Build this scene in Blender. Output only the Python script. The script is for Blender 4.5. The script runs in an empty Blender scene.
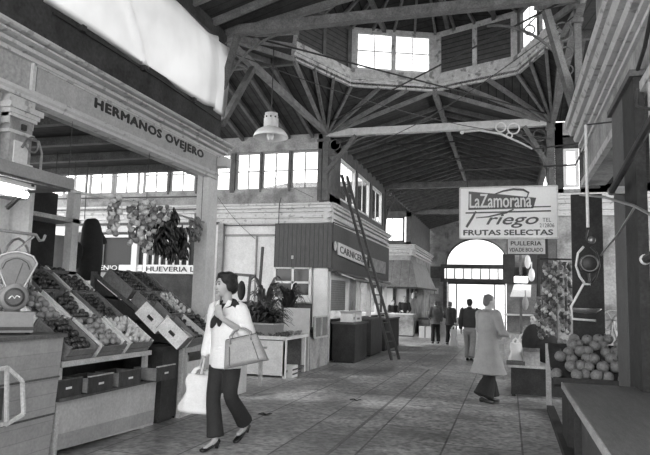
import bpy, bmesh, math, random
from mathutils import Vector, Matrix, Euler
random.seed(7)
PI = math.pi
SC = bpy.context.scene
COL = SC.collection
V = Vector

# ------------------------------------------------------------------ camera
CAM_H, FPX = 1.5, 620.0
cam_d = bpy.data.cameras.new('camera')
cam_d.sensor_fit = 'HORIZONTAL'
cam_d.sensor_width = 36.0
cam_d.lens = 36.0 * FPX / 650.0
cam_d.clip_start = 0.05
cam_d.clip_end = 400
cam = bpy.data.objects.new('camera', cam_d)
COL.objects.link(cam)
yaw, pitch, roll = math.radians(16.6), math.radians(6.5), math.radians(1.5)
fw = V((-math.sin(yaw) * math.cos(pitch), math.cos(yaw) * math.cos(pitch), math.sin(pitch)))
rt = V((math.cos(yaw), math.sin(yaw), 0))
up = rt.cross(fw)
rt2 = rt * math.cos(roll) + up * math.sin(roll)
up2 = -rt * math.sin(roll) + up * math.cos(roll)
m3 = Matrix((rt2, up2, -fw)).transposed()
cam.matrix_world = Matrix.Translation((0, 0, CAM_H)) @ m3.to_4x4()
SC.camera = cam

# ------------------------------------------------------------------ sky, sun, exposure
SC.view_settings.view_transform = 'Standard'
SC.view_settings.look = 'None'
SC.view_settings.gamma = 1
SC.view_settings.use_curve_mapping = False
SC.view_settings.exposure = 0.9
W = bpy.data.worlds.new('sky')
SC.world = W
W.use_nodes = True
bg = W.node_tree.nodes['Background']
bg.inputs[0].default_value = (1, 1, 1, 1)
bg.inputs[1].default_value = 2.1

def area(name, loc, target, sx, sy, power):
    l = bpy.data.lights.new(name, 'AREA')
    l.shape = 'RECTANGLE'
    l.size, l.size_y, l.energy = sx, sy, power
    o = bpy.data.objects.new(name, l)
    o.location = loc
    o.rotation_euler = (V(target) - V(loc)).to_track_quat('-Z', 'Y').to_euler()
    COL.objects.link(o)
    return o
sun_d = bpy.data.lights.new('sun', 'SUN')
sun_d.energy = 2.0
sun_d.angle = math.radians(12)
sun = bpy.data.objects.new('sun', sun_d)
sun.rotation_euler = V((0.62, 0.15, -0.75)).to_track_quat('-Z', 'Y').to_euler()
COL.objects.link(sun)

# ------------------------------------------------------------------ materials
MATS = {}
def M(name, col, rough=0.7, var=0.25, scale=6.0, stretch=(1, 1, 1), bump=0.15, metal=0.0, kind=None, p=None):
    """Grey procedural material: noise-varied colour and a little relief."""
    if name in MATS: return MATS[name]
    m = bpy.data.materials.new(name)
    m.use_nodes = True
    nt = m.node_tree
    b = nt.nodes['Principled BSDF']
    b.inputs['Roughness'].default_value = rough
    b.inputs['Metallic'].default_value = metal
    tc = nt.nodes.new('ShaderNodeTexCoord')
    mp = nt.nodes.new('ShaderNodeMapping')
    mp.inputs['Scale'].default_value = stretch
    nt.links.new(tc.outputs['Object'], mp.inputs[0])
    nz = nt.nodes.new('ShaderNodeTexNoise')
    nz.inputs['Scale'].default_value = scale
    nz.inputs['Detail'].default_value = 6
    nz.inputs['Roughness'].default_value = 0.65
    nt.links.new(mp.outputs[0], nz.inputs['Vector'])
    rp = nt.nodes.new('ShaderNodeMapRange')
    rp.inputs['From Min'].default_value = 0.28
    rp.inputs['From Max'].default_value = 0.72
    rp.inputs['To Min'].default_value = col * (1 - var)
    rp.inputs['To Max'].default_value = min(0.95, col * (1 + var))
    nt.links.new(nz.outputs[0], rp.inputs['Value'])
    last = rp.outputs[0]
    hsrc = nz.outputs[0]
    nf = nt.nodes.new('ShaderNodeTexNoise')          # fine speckle and small stains
    nf.inputs['Scale'].default_value = scale * 9; nf.inputs['Detail'].default_value = 4
    nt.links.new(mp.outputs[0], nf.inputs['Vector'])
    rf = nt.nodes.new('ShaderNodeMapRange')
    rf.inputs['From Min'].default_value = .3; rf.inputs['From Max'].default_value = .7
    rf.inputs['To Min'].default_value = 1 - min(.3, var * .9); rf.inputs['To Max'].default_value = 1 + min(.25, var * .7)
    nt.links.new(nf.outputs[0], rf.inputs['Value'])
    mf = nt.nodes.new('ShaderNodeMath'); mf.operation = 'MULTIPLY'
    nt.links.new(last, mf.inputs[0]); nt.links.new(rf.outputs[0], mf.inputs[1])
    last = mf.outputs[0]
    if kind == 'brick':      # p = (scale, brick w, row h, mortar size, mortar factor)
        bk = nt.nodes.new('ShaderNodeTexBrick')
        bk.inputs['Scale'].default_value = p[0]
        bk.inputs['Brick Width'].default_value = p[1]
        bk.inputs['Row Height'].default_value = p[2]
        bk.inputs['Mortar Size'].default_value = p[3]
        bk.offset = p[5] if len(p) > 5 else 0.0
        for i, v in ((1, 1.0), (2, 0.86), (3, p[4])):
            bk.inputs[i].default_value = (v, v, v, 1)
        if len(p) > 6:
            mp2 = nt.nodes.new('ShaderNodeMapping')
            mp2.inputs['Rotation'].default_value = p[6]
            nt.links.new(tc.outputs['Object'], mp2.inputs[0])
            nt.links.new(mp2.outputs[0], bk.inputs['Vector'])
        else:
            nt.links.new(tc.outputs['Object'], bk.inputs['Vector'])
        mu = nt.nodes.new('ShaderNodeMath'); mu.operation = 'MULTIPLY'
        nt.links.new(last, mu.inputs[0]); nt.links.new(bk.outputs[0], mu.inputs[1])
        last = mu.outputs[0]
    if kind == 'bands':      # p = (axis, frequency, dark factor)
        sp = nt.nodes.new('ShaderNodeSeparateXYZ')
        nt.links.new(tc.outputs['Object'], sp.inputs[0])
        m1 = nt.nodes.new('ShaderNodeMath'); m1.operation = 'MULTIPLY'; m1.inputs[1].default_value = p[1]
        nt.links.new(sp.outputs[p[0]], m1.inputs[0])
        m2 = nt.nodes.new('ShaderNodeMath'); m2.operation = 'FRACT'
        nt.links.new(m1.outputs[0], m2.inputs[0])
        m3_ = nt.nodes.new('ShaderNodeMath'); m3_.operation = 'GREATER_THAN'; m3_.inputs[1].default_value = p[3] if len(p) > 3 else 0.1
        nt.links.new(m2.outputs[0], m3_.inputs[0])
        m4 = nt.nodes.new('ShaderNodeMapRange')
        m4.inputs['To Min'].default_value = p[2]; m4.inputs['To Max'].default_value = 1
        nt.links.new(m3_.outputs[0], m4.inputs['Value'])
        mu = nt.nodes.new('ShaderNodeMath'); mu.operation = 'MULTIPLY'
        nt.links.new(last, mu.inputs[0]); nt.links.new(m4.outputs[0], mu.inputs[1])
        last = mu.outputs[0]
    if kind == 'dirt':       # big worn patches
        n2 = nt.nodes.new('ShaderNodeTexNoise')
        n2.inputs['Scale'].default_value = p[0]; n2.inputs['Detail'].default_value = 8
        nt.links.new(tc.outputs['Object'], n2.inputs['Vector'])
        r2 = nt.nodes.new('ShaderNodeMapRange')
        r2.inputs['From Min'].default_value = p[1]; r2.inputs['From Max'].default_value = p[2]
        r2.inputs['To Min'].default_value = p[3]; r2.inputs['To Max'].default_value = 1
        nt.links.new(n2.outputs[0], r2.inputs['Value'])
        mu = nt.nodes.new('ShaderNodeMath'); mu.operation = 'MULTIPLY'
        nt.links.new(last, mu.inputs[0]); nt.links.new(r2.outputs[0], mu.inputs[1])
        last = mu.outputs[0]
    cb = nt.nodes.new('ShaderNodeCombineColor')
    for i in range(3): nt.links.new(last, cb.inputs[i])
    nt.links.new(cb.outputs[0], b.inputs['Base Color'])
    if bump:
        bp = nt.nodes.new('ShaderNodeBump')
        bp.inputs['Strength'].default_value = bump
        bp.inputs['Distance'].default_value = 0.02
        nt.links.new(last if kind in ('brick', 'bands') else hsrc, bp.inputs['Height'])
        nt.links.new(bp.outputs[0], b.inputs['Normal'])
    MATS[name] = m
    return m

plaster = M('painted_plaster', .36, .75, .25, 3, kind='dirt', p=(2.2, .36, .52, .55))
plaster_lt = M('light_plaster', .66, .7, .12, 4)
plaster_dk = M('dark_plaster', .045, .85, .6, 3)  # near-black plaster tone with strong random variation
mould = M('painted_moulding', .55, .55, .1, 5, kind='dirt', p=(9, .36, .42, .6), bump=.08)
fascia_m = M('fascia_tiles', .44, .5, .15, 5, kind='brick', p=(1, .3, .15, .006, .7, 0.0, (PI / 2, 0, PI / 2)))
wood_dk = M('dark_timber', .03, .75, .5, 5, (1, 1, 1), .3)
wood_md = M('weathered_timber', .1, .7, .4, 6, (1, 1, 1), .3)
wood_lt = M('pale_timber', .5, .65, .25, 6, (1, 1, 1), .2)
rafter_m = M('rafter_timber', .1, .75, .4, 5)
rafter_lt = M('pale_rafter_timber', .17, .7, .4, 5)
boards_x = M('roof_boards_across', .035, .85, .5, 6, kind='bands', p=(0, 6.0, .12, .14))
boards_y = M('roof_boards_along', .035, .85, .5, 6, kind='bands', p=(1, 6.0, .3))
white_beam = M('white_painted_beam', .5, .6, .2, 8)
ring_m = M('flaking_white_paint', .55, .7, .3, 9, kind='dirt', p=(6, .36, .44, .45))
slat_m = M('louvre_boards', .07, .75, .3, 8, kind='bands', p=(2, 9.0, .3, .2))
iron = M('black_iron', .03, .5, .3, 8)
steel = M('grey_metal', .35, .35, .2, 8, metal=.7)
enamel = M('white_enamel', .7, .3, .08, 8, bump=.03)
white_p = M('white_paint', .72, .55, .1, 6, bump=.05)
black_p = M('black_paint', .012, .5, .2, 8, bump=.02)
grey_p = M('grey_paint', .2, .55, .2, 6)
corr_m = M('vertical_boarding', .075, .7, .35, 8, (6, 6, .6), kind='bands', p=(0, 9.0, .45, .16))
corr_y = M('vertical_boarding_side', .075, .7, .35, 8, (6, 6, .6), kind='bands', p=(1, 9.0, .45, .16))
shutter_m = M('shutter_slats', .2, .6, .2, 8, kind='bands', p=(2, 18.0, .5, .2))
cloth_wh = M('white_cloth', .85, .85, .06, 10)
cloth_gr = M('grey_cloth', .3, .9, .15, 12)
cloth_dk = M('dark_cloth', .022, .9, .3, 12)
skin_m = M('skin', .45, .5, .06, 12, bump=.03)
hair_dk = M('black_hair', .012, .45, .4, 40, (1, 1, 4), .5)
hair_gr = M('grey_hair', .16, .6, .4, 40, (1, 1, 4), .5)
crate_m = M('crate_wood', .2, .7, .3, 8, (1, 3, 1), .3)
crate_lt = M('pale_crate_wood', .78, .7, .2, 8, (1, 3, 1), .3)
crate_dk = M('dark_crate_wood', .045, .7, .4, 8, (1, 3, 1), .3)
counter_t = M('counter_cladding', .36, .55, .12, 5, kind='brick', p=(1, .12, .12, .004, .75, 0.0, (PI / 2, 0, PI / 2)))

def glass_mat():
    m = bpy.data.materials.new('window_glass'); m.use_nodes = True
    nt = m.node_tree; nt.nodes.clear()
    o = nt.nodes.new('ShaderNodeOutputMaterial'); mx = nt.nodes.new('ShaderNodeMixShader')
    t = nt.nodes.new('ShaderNodeBsdfTransparent'); g = nt.nodes.new('ShaderNodeBsdfGlossy')
    t.inputs[0].default_value = (.93, .93, .93, 1); g.inputs['Roughness'].default_value = .1
    mx.inputs[0].default_value = .06
    nt.links.new(t.outputs[0], mx.inputs[1]); nt.links.new(g.outputs[0], mx.inputs[2]); nt.links.new(mx.outputs[0], o.inputs[0])
    return m
glass = glass_mat()
def canvas_mat():
    m = bpy.data.materials.new('translucent_canvas'); m.use_nodes = True
    nt = m.node_tree; nt.nodes.clear()
    o = nt.nodes.new('ShaderNodeOutputMaterial'); mx = nt.nodes.new('ShaderNodeMixShader')
    t = nt.nodes.new('ShaderNodeBsdfTranslucent'); d = nt.nodes.new('ShaderNodeBsdfDiffuse')
    tc = nt.nodes.new('ShaderNodeTexCoord'); nz = nt.nodes.new('ShaderNodeTexNoise')
    nz.inputs['Scale'].default_value = 2; nz.inputs['Detail'].default_value = 9
    cr = nt.nodes.new('ShaderNodeValToRGB')
    cr.color_ramp.elements[0].position = .3; cr.color_ramp.elements[0].color = (.6, .6, .6, 1)
    cr.color_ramp.elements[1].position = .62; cr.color_ramp.elements[1].color = (.68, .68, .68, 1)
    nt.links.new(tc.outputs['Object'], nz.inputs['Vector']); nt.links.new(nz.outputs[0], cr.inputs[0])
    nt.links.new(cr.outputs[0], t.inputs[0]); nt.links.new(cr.outputs[0], d.inputs[0])
    mx.inputs[0].default_value = .25
    nt.links.new(t.outputs[0], mx.inputs[1]); nt.links.new(d.outputs[0], mx.inputs[2]); nt.links.new(mx.outputs[0], o.inputs[0])
    return m
canvas_m = canvas_mat()
def emit_mat(name, s):
    m = bpy.data.materials.new(name); m.use_nodes = True
    b = m.node_tree.nodes['Principled BSDF']
    b.inputs['Emission Color'].default_value = (1, 1, 1, 1); b.inputs['Emission Strength'].default_value = s
    return m
tube_m = emit_mat('lit_tube', 9)
bulb_m = emit_mat('lit_bulb', 5)

# ------------------------------------------------------------------ mesh helpers
class MB:
    def __init__(s): s.v = []; s.f = []
    def add(s, vs, fs):
        n = len(s.v); s.v += [V(q) for q in vs]; s.f += [tuple(i + n for i in f) for f in fs]; return s
    def boxm(s, mat, sx, sy, sz):
        vs = [mat @ V((x * sx / 2, y * sy / 2, z * sz / 2)) for x in (-1, 1) for y in (-1, 1) for z in (-1, 1)]
        return s.add(vs, [(0, 1, 3, 2), (4, 6, 7, 5), (0, 4, 5, 1), (2, 3, 7, 6), (0, 2, 6, 4), (1, 5, 7, 3)])
    def box(s, a, b):
        """axis box from corner a to corner b"""
        a, b = V(a), V(b); c = (a + b) / 2; d = b - a
        return s.boxm(Matrix.Translation(c), abs(d.x), abs(d.y), abs(d.z))
    def bar(s, p, q, w, h, upv=(0, 0, 1)):
        p, q = V(p), V(q); d = q - p; L = d.length; t = d.normalized()
        u = V(upv)
        if abs(t.dot(u)) > .98: u = V((1, 0, 0))
        sd = t.cross(u).normalized(); u = sd.cross(t)
        m = Matrix((sd, t, u)).transposed().to_4x4(); m.translation = (p + q) / 2
        return s.boxm(m, w, L, h)
    def prism(s, pts, ex):
        """polygon pts (3D, planar) extruded by vector ex"""
        pts = [V(q) for q in pts]; n = len(pts); ex = V(ex)
        return s.add(pts + [q + ex for q in pts], [tuple(range(n))[::-1], tuple(range(n, 2 * n))] +
                     [(i, (i + 1) % n, n + (i + 1) % n, n + i) for i in range(n)])
    def tube(s, pts, r, n=8, side=None, caps=True, closed=False):
        """r: number, list of numbers or list of (rx, ry)"""
        pts = [V(q) for q in pts]; k = len(pts)
        rs = r if isinstance(r, (list, tuple)) else [r] * k
        rings = []; prev = V(side) if side else None
        for i, c in enumerate(pts):
            if closed: t = (pts[(i + 1) % k] - pts[i - 1])
            else: t = pts[min(i + 1, k - 1)] - pts[max(i - 1, 0)]
            t.normalize()
            e = prev if prev is not None else (V((0, 0, 1)) if abs(t.z) < .9 else V((1, 0, 0)))
            e = e - t * e.dot(t)
            if e.length < 1e-4: e = t.orthogonal()
            e.normalize()
            if side is None: prev = e
            f = t.cross(e)
            rr = rs[i] if isinstance(rs[i], (tuple, list)) else (rs[i], rs[i])
            rings.append([c + e * (math.cos(2 * PI * j / n) * rr[0]) + f * (math.sin(2 * PI * j / n) * rr[1]) for j in range(n)])
        vs = [q for rg in rings for q in rg]; fs = []
        for i in range(k if closed else k - 1):
            a, b = i * n, ((i + 1) % k) * n
            fs += [(a + j, a + (j + 1) % n, b + (j + 1) % n, b + j) for j in range(n)]
        if caps and not closed:
            fs += [tuple(range(n))[::-1], tuple((k - 1) * n + j for j in range(n))]
        return s.add(vs, fs)
    def lathe(s, prof, c=(0, 0, 0), n=20, mat=None):
        """profile of (radius, z) around the z axis through c"""
        c = V(c); vs = []; fs = []
        for r, z in prof:
            for j in range(n):
                q = V((math.cos(2 * PI * j / n) * r, math.sin(2 * PI * j / n) * r, z))
                vs.append((mat @ q if mat else q) + c)
        for i in range(len(prof) - 1):
            a, b = i * n, (i + 1) * n
            fs += [(a + j, a + (j + 1) % n, b + (j + 1) % n, b + j) for j in range(n)]
        fs += [tuple(range(n))[::-1], tuple((len(prof) - 1) * n + j for j in range(n))]
        return s.add(vs, fs)
    def ball(s, c, r, nu=10, nv=7, mat=None):
        c = V(c); r = V(r) if isinstance(r, (tuple, list, Vector)) else V((r, r, r))
        vs = []; fs = []
        for i in range(1, nv):
            a = PI * i / nv
            for j in range(nu):
                q = V((math.sin(a) * math.cos(2 * PI * j / nu) * r.x, math.sin(a) * math.sin(2 * PI * j / nu) * r.y, math.cos(a) * r.z))
                vs.append((mat @ q if mat else q) + c)
        t = V((0, 0, r.z)); b = V((0, 0, -r.z))
        vs += [(mat @ t if mat else t) + c, (mat @ b if mat else b) + c]
        T, B = len(vs) - 2, len(vs) - 1
        for i in range(nv - 2):
            a = i * nu; d = a + nu
            fs += [(a + j, d + j, d + (j + 1) % nu, a + (j + 1) % nu) for j in range(nu)]
        fs += [(T, j, (j + 1) % nu) for j in range(nu)]
        a = (nv - 2) * nu
        fs += [(B, a + (j + 1) % nu, a + j) for j in range(nu)]
        return s.add(vs, fs)
    def grid(s, fn, nu, nv, thick=0.0):
        """surface fn(u, v) -> point; gives a closed thin shell when thick > 0"""
        P = [[V(fn(i / nu, j / nv)) for j in range(nv + 1)] for i in range(nu + 1)]
        vs = [q for row in P for q in row]; w = nv + 1
        fs = [(i * w + j, (i + 1) * w + j, (i + 1) * w + j + 1, i * w + j + 1) for i in range(nu) for j in range(nv)]
        if thick:
            n = len(vs); N = (P[1][0] - P[0][0]).cross(P[0][1] - P[0][0])
            nrm = []
            for i in range(nu + 1):
                for j in range(nv + 1):
                    a = P[min(i + 1, nu)][j] - P[max(i - 1, 0)][j]; b = P[i][min(j + 1, nv)] - P[i][max(j - 1, 0)]
                    q = a.cross(b); nrm.append(q.normalized() if q.length > 1e-9 else V((0, 0, 1)))
            vs2 = [vs[i] + nrm[i] * thick for i in range(n)]
            fs2 = [tuple(i + n for i in f)[::-1] for f in fs]
            rim = [j for j in range(w)] + [i * w + nv for i in range(1, nu + 1)] + [nu * w + j for j in range(nv - 1, -1, -1)] + [i * w for i in range(nu - 1, 0, -1)]
            fs3 = [(rim[k], rim[(k + 1) % len(rim)], rim[(k + 1) % len(rim)] + n, rim[k] + n) for k in range(len(rim))]
            vs, fs = vs + vs2, fs + fs2 + fs3
        return s.add(vs, fs)
    def xf(s, m):
        s.v = [m @ q for q in s.v]; return s

WL = {}
def wl(o): return WL.get(o.name, V((0, 0, 0)))
def link(name, mesh, mat, parent, loc, smooth):
    o = bpy.data.objects.new(name, mesh)
    if mat and not mesh.materials: mesh.materials.append(mat)
    if smooth:
        for p in mesh.polygons: p.use_smooth = True
    COL.objects.link(o)
    if parent is not None:
        o.parent = parent; WL[o.name] = wl(parent)
    else:
        o.location = loc; WL[o.name] = V(loc)
    return o
def build(name, mb, mat, parent=None, smooth=False, label=None):
    """one mesh object; vertices are given in world coordinates of the parent's build position"""
    me = bpy.data.meshes.new(name)
    if parent is not None: loc = wl(parent)
    else:
        xs = [q.x for q in mb.v]; ys = [q.y for q in mb.v]; zs = [q.z for q in mb.v]
        loc = V(((min(xs) + max(xs)) / 2, (min(ys) + max(ys)) / 2, min(zs)))
    me.from_pydata([q - loc for q in mb.v], [], mb.f)
    bm = bmesh.new(); bm.from_mesh(me); bmesh.ops.recalc_face_normals(bm, faces=bm.faces); bm.to_mesh(me); bm.free()
    me.update()
    o = link(name, me, mat, parent, loc, smooth)
    if label: o['label'] = label
    return o
def tag(o, label, cat, group=None, kind=None):
    o['label'] = label; o['category'] = cat
    if group: o['group'] = group
    if kind: o['kind'] = kind
    return o
def thing(name, label, cat, loc=(0, 0, 0), group=None):
    o = bpy.data.objects.new(name, None); o.empty_display_size = .1
    o.location = loc; COL.objects.link(o); WL[o.name] = V(loc)
    return tag(o, label, cat, group)
def struct(name, mb, mat, parent=None, smooth=False):
    o = build(name, mb, mat, parent, smooth)
    if parent is None: o['kind'] = 'structure'
    return o
def sempty(name, loc=(0, 0, 0)):
    o = bpy.data.objects.new(name, None); o.location = loc; COL.objects.link(o); WL[o.name] = V(loc)
    o['kind'] = 'structure'
    return o
def copy_tree(o, loc=None, rot=None, label=None, group=None, parent=None, scale=None):
    c = o.copy(); COL.objects.link(c)
    if parent is not None: c.parent = parent
    for ch in o.children: copy_tree(ch, parent=c)
    if loc is not None: c.location = loc
    if rot is not None: c.rotation_euler = rot
    if scale is not None: c.scale = (scale,) * 3 if isinstance(scale, (int, float)) else scale
    if label: c['label'] = label
    if group: c['group'] = group
    return c
def fuse(mb, voxel, smooth_it=4, fac=.5):
    """voxel-merge everything in mb into one continuous mesh"""
    me = bpy.data.meshes.new('t'); me.from_pydata(mb.v, [], mb.f)
    bm = bmesh.new(); bm.from_mesh(me); bmesh.ops.recalc_face_normals(bm, faces=bm.faces); bm.to_mesh(me); bm.free()
    o = bpy.data.objects.new('t', me); COL.objects.link(o)
    r = o.modifiers.new('r', 'REMESH'); r.mode = 'VOXEL'; r.voxel_size = voxel
    s = o.modifiers.new('s', 'SMOOTH'); s.iterations = smooth_it; s.factor = fac
    dg = bpy.context.evaluated_depsgraph_get(); dg.update()
    ev = o.evaluated_get(dg)
    out = bpy.data.meshes.new_from_object(ev)
    bpy.data.objects.remove(o); bpy.data.meshes.remove(me)
    return out
def fused(name, mb, voxel, mat, parent, it=4, label=None):
    me = fuse(mb, voxel, it)
    loc = wl(parent)
    for q in me.vertices: q.co = q.co - loc
    me.name = name
    o = link(name, me, mat, parent, None, True)
    if label: o['label'] = label
    return o
def text_mb(body, origin, u, v, w, h, depth=.006, shear=0.0, bold=0.0, spacing=1.0):
    """lettering fitted into w x h with lower-left corner at origin, reading along u, up along v"""
    cu = bpy.data.curves.new('t', 'FONT'); cu.body = body; cu.size = 1; cu.shear = shear;  cu.extrude = .5
    cu.resolution_u = 3; cu.space_character = spacing
    o = bpy.data.objects.new('t', cu); COL.objects.link(o)
    dg = bpy.context.evaluated_depsgraph_get(); dg.update()
    me = bpy.data.meshes.new_from_object(o.evaluated_get(dg))
    bpy.data.objects.remove(o)
    xs = [q.co.x for q in me.vertices]; ys = [q.co.y for q in me.vertices]
    x0, x1, y0, y1 = min(xs), max(xs), min(ys), max(ys)
    u = V(u).normalized(); v = V(v).normalized(); n = u.cross(v)
    vs = [V(origin) + u * ((q.co.x - x0) / (x1 - x0) * w) + v * ((q.co.y - y0) / (y1 - y0) * h) + n * ((q.co.z + .5) * depth) for q in me.vertices]
    mb = MB(); fs = [tuple(p.vertices) for p in me.polygons]
    k = bold * h * .9
    for du, dv, dn in (((0, 0, 0),) if not bold else ((-k, 0, 0), (k, 0, .0002), (0, k * .7, .0004), (0, -k * .7, .0006))):
        mb.add([q + u * du + v * dv + n * dn for q in vs], fs)
    bpy.data.meshes.remove(me); bpy.data.curves.remove(cu)
    return mb
def arc(c, r, a0, a1, n, e1, e2):
    e1, e2 = V(e1), V(e2)
    return [V(c) + e1 * (math.cos(a0 + (a1 - a0) * i / n) * r) + e2 * (math.sin(a0 + (a1 - a0) * i / n) * r) for i in range(n + 1)]
# ================================================================== THE SETTING
XL, XR = -4.15, 0.9                      # faces of the two rows of stalls
# floor -------------------------------------------------------------
def floor_mat():
    m = bpy.data.materials.new('wet_stone_slabs'); m.use_nodes = True
    nt = m.node_tree; b = nt.nodes['Principled BSDF']; L = nt.links.new
    tc = nt.nodes.new('ShaderNodeTexCoord')
    bk = nt.nodes.new('ShaderNodeTexBrick')
    bk.inputs['Scale'].default_value = 1; bk.inputs['Brick Width'].default_value = 1.55; bk.inputs['Row Height'].default_value = .78
    bk.inputs['Mortar Size'].default_value = .012; bk.inputs['Mortar Smooth'].default_value = .3
    for i, v in ((1, .3), (2, .24), (3, .1)): bk.inputs[i].default_value = (v, v, v, 1)
    mp = nt.nodes.new('ShaderNodeMapping'); mp.inputs['Rotation'].default_value = (0, 0, PI / 2)
    L(tc.outputs['Object'], mp.inputs[0]); L(mp.outputs[0], bk.inputs['Vector'])
    n1 = nt.nodes.new('ShaderNodeTexNoise'); n1.inputs['Scale'].default_value = .9; n1.inputs['Detail'].default_value = 9; n1.inputs['Roughness'].default_value = .7
    n2 = nt.nodes.new('ShaderNodeTexNoise'); n2.inputs['Scale'].default_value = 16; n2.inputs['Detail'].default_value = 5
    L(tc.outputs['Object'], n1.inputs['Vector']); L(tc.outputs['Object'], n2.inputs['Vector'])
    r1 = nt.nodes.new('ShaderNodeMapRange'); r1.inputs['From Min'].default_value = .32; r1.inputs['From Max'].default_value = .68
    r1.inputs['To Min'].default_value = .35; r1.inputs['To Max'].default_value = 1.75; L(n1.outputs[0], r1.inputs['Value'])
    r2 = nt.nodes.new('ShaderNodeMapRange'); r2.inputs['From Min'].default_value = .3; r2.inputs['From Max'].default_value = .7
    r2.inputs['To Min'].default_value = .5; r2.inputs['To Max'].default_value = 1.5; L(n2.outputs[0], r2.inputs['Value'])
    a = nt.nodes.new('ShaderNodeMath'); a.operation = 'MULTIPLY'; L(bk.outputs[0], a.inputs[0]); L(r1.outputs[0], a.inputs[1])
    c = nt.nodes.new('ShaderNodeMath'); c.operation = 'MULTIPLY'; L(a.outputs[0], c.inputs[0]); L(r2.outputs[0], c.inputs[1])
    cb = nt.nodes.new('ShaderNodeCombineColor')
    for i in range(3): L(c.outputs[0], cb.inputs[i])
    L(cb.outputs[0], b.inputs['Base Color'])
    r3 = nt.nodes.new('ShaderNodeMapRange'); r3.inputs['From Min'].default_value = .35; r3.inputs['From Max'].default_value = .6
    r3.inputs['To Min'].default_value = .32; r3.inputs['To Max'].default_value = .62; L(n1.outputs[0], r3.inputs['Value'])
    L(r3.outputs[0], b.inputs['Roughness'])
    bp = nt.nodes.new('ShaderNodeBump'); bp.inputs['Strength'].default_value = .35; bp.inputs['Distance'].default_value = .02
    L(c.outputs[0], bp.inputs['Height']); L(bp.outputs[0], b.inputs['Normal'])
    return m
struct('floor', MB().box((-14, -6, -.15), (8, 60, 0)), floor_mat())
# long stone joint running down the aisle, and the kerb of the right stalls
struct('trim_1', MB().box((-1.72, 3, 0), (-1.68, 14, .004)), M('pale_joint', .17, .6))
struct('trim_2', MB().box((.5, 1.2, 0), (.6, 9.58, .07)), wood_dk)

# roof --------------------------------------------------------------
ZE, ZR, CX, CY, RR = 5.5, 6.28, -1.58, 11.25, 2.52
Y1, Y2 = 8.3, 14.2
TH = V((0, 0, .05))
def slab(pts): return MB().prism(pts, TH)
ring = [V((CX + RR * math.cos(PI / 4 * k), CY + RR * math.sin(PI / 4 * k), ZR)) for k in range(8)]
ceil = sempty('ceiling', (CX, CY, ZR))
XPL, XPR = -4.25, .95
def rafters(pairs, w=.07, h=.1, mat=None, name='rafter'):
    for i, (p, q) in enumerate(pairs):
        p = V(p) - V((0, 0, h / 2)); q = V(q) - V((0, 0, h / 2))
        build(name, MB().bar(p, q, w, h), mat or rafter_m, ceil)
# gable roofs of the aisle, near and far
YN, YF = -0.4, 35
for x in (XPL, XPR):
    xo = x + (-.5 if x < CX else .5)
    zo = ZE - .12
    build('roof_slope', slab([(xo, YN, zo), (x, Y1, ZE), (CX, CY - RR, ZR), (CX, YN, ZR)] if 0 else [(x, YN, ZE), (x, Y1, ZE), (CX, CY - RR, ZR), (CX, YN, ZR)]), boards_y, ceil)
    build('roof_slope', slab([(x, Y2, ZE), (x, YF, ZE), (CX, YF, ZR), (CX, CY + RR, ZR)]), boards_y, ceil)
    rafters([((x, y, ZE), (CX, y, ZR)) for y in [-.2 + .62 * i for i in range(14)]], mat=rafter_lt)
    rafters([((x, y, ZE), (CX, y, ZR)) for y in [14.9 + .62 * i for i in range(32)]])
build('ridge_beam', MB().bar((CX, YN, ZR - .06), (CX, CY - RR, ZR - .06), .1, .2), rafter_lt, ceil)
build('ridge_beam', MB().bar((CX, CY + RR, ZR - .08), (CX, YF, ZR - .08), .1, .2), rafter_lt, ceil)
# cross arms (left and right)
for s, xe in ((-1, -13.5), (1, 7)):
    xr = CX + s * RR; xp = XPL if s < 0 else XPR
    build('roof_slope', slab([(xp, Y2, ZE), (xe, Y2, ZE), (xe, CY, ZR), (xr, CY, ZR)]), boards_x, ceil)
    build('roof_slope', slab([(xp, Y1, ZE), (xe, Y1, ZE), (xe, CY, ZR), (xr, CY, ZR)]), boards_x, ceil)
    n = 14 if s < 0 else 6
    xs = [xp + s * (.35 + .62 * i) for i in range(n)]
    rafters([((x, Y2, ZE), (x, CY, ZR)) for x in xs])
    rafters([((x, Y1, ZE), (x, CY, ZR)) for x in xs if s < 0])
    build('ridge_beam', MB().bar((xr, CY, ZR - .08), (xe, CY, ZR - .08), .1, .16), rafter_m, ceil)
# the four fans between the corner posts and the lantern ring
posts = [V((XPR, Y2, ZE)), V((XPL, Y2, ZE)), V((XPL, Y1, ZE)), V((XPR, Y1, ZE))]
for k, P in enumerate(posts):
    a, b, c = ring[(2 * k) % 8], ring[(2 * k + 1) % 8], ring[(2 * k + 2) % 8]
    build('roof_slope', MB().prism([P, a, b], TH), boards_y, ceil)
    build('roof_slope', MB().prism([P, b, c], TH), boards_x, ceil)
    fan = []
    for (p, q) in ((a, b), (b, c)):
        for t in (0, .33, .67): fan.append((P + V((0, 0, .02)), p.lerp(q, t)))
    fan.append((P, c))
    rafters(fan, .06, .09, rafter_lt)
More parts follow.
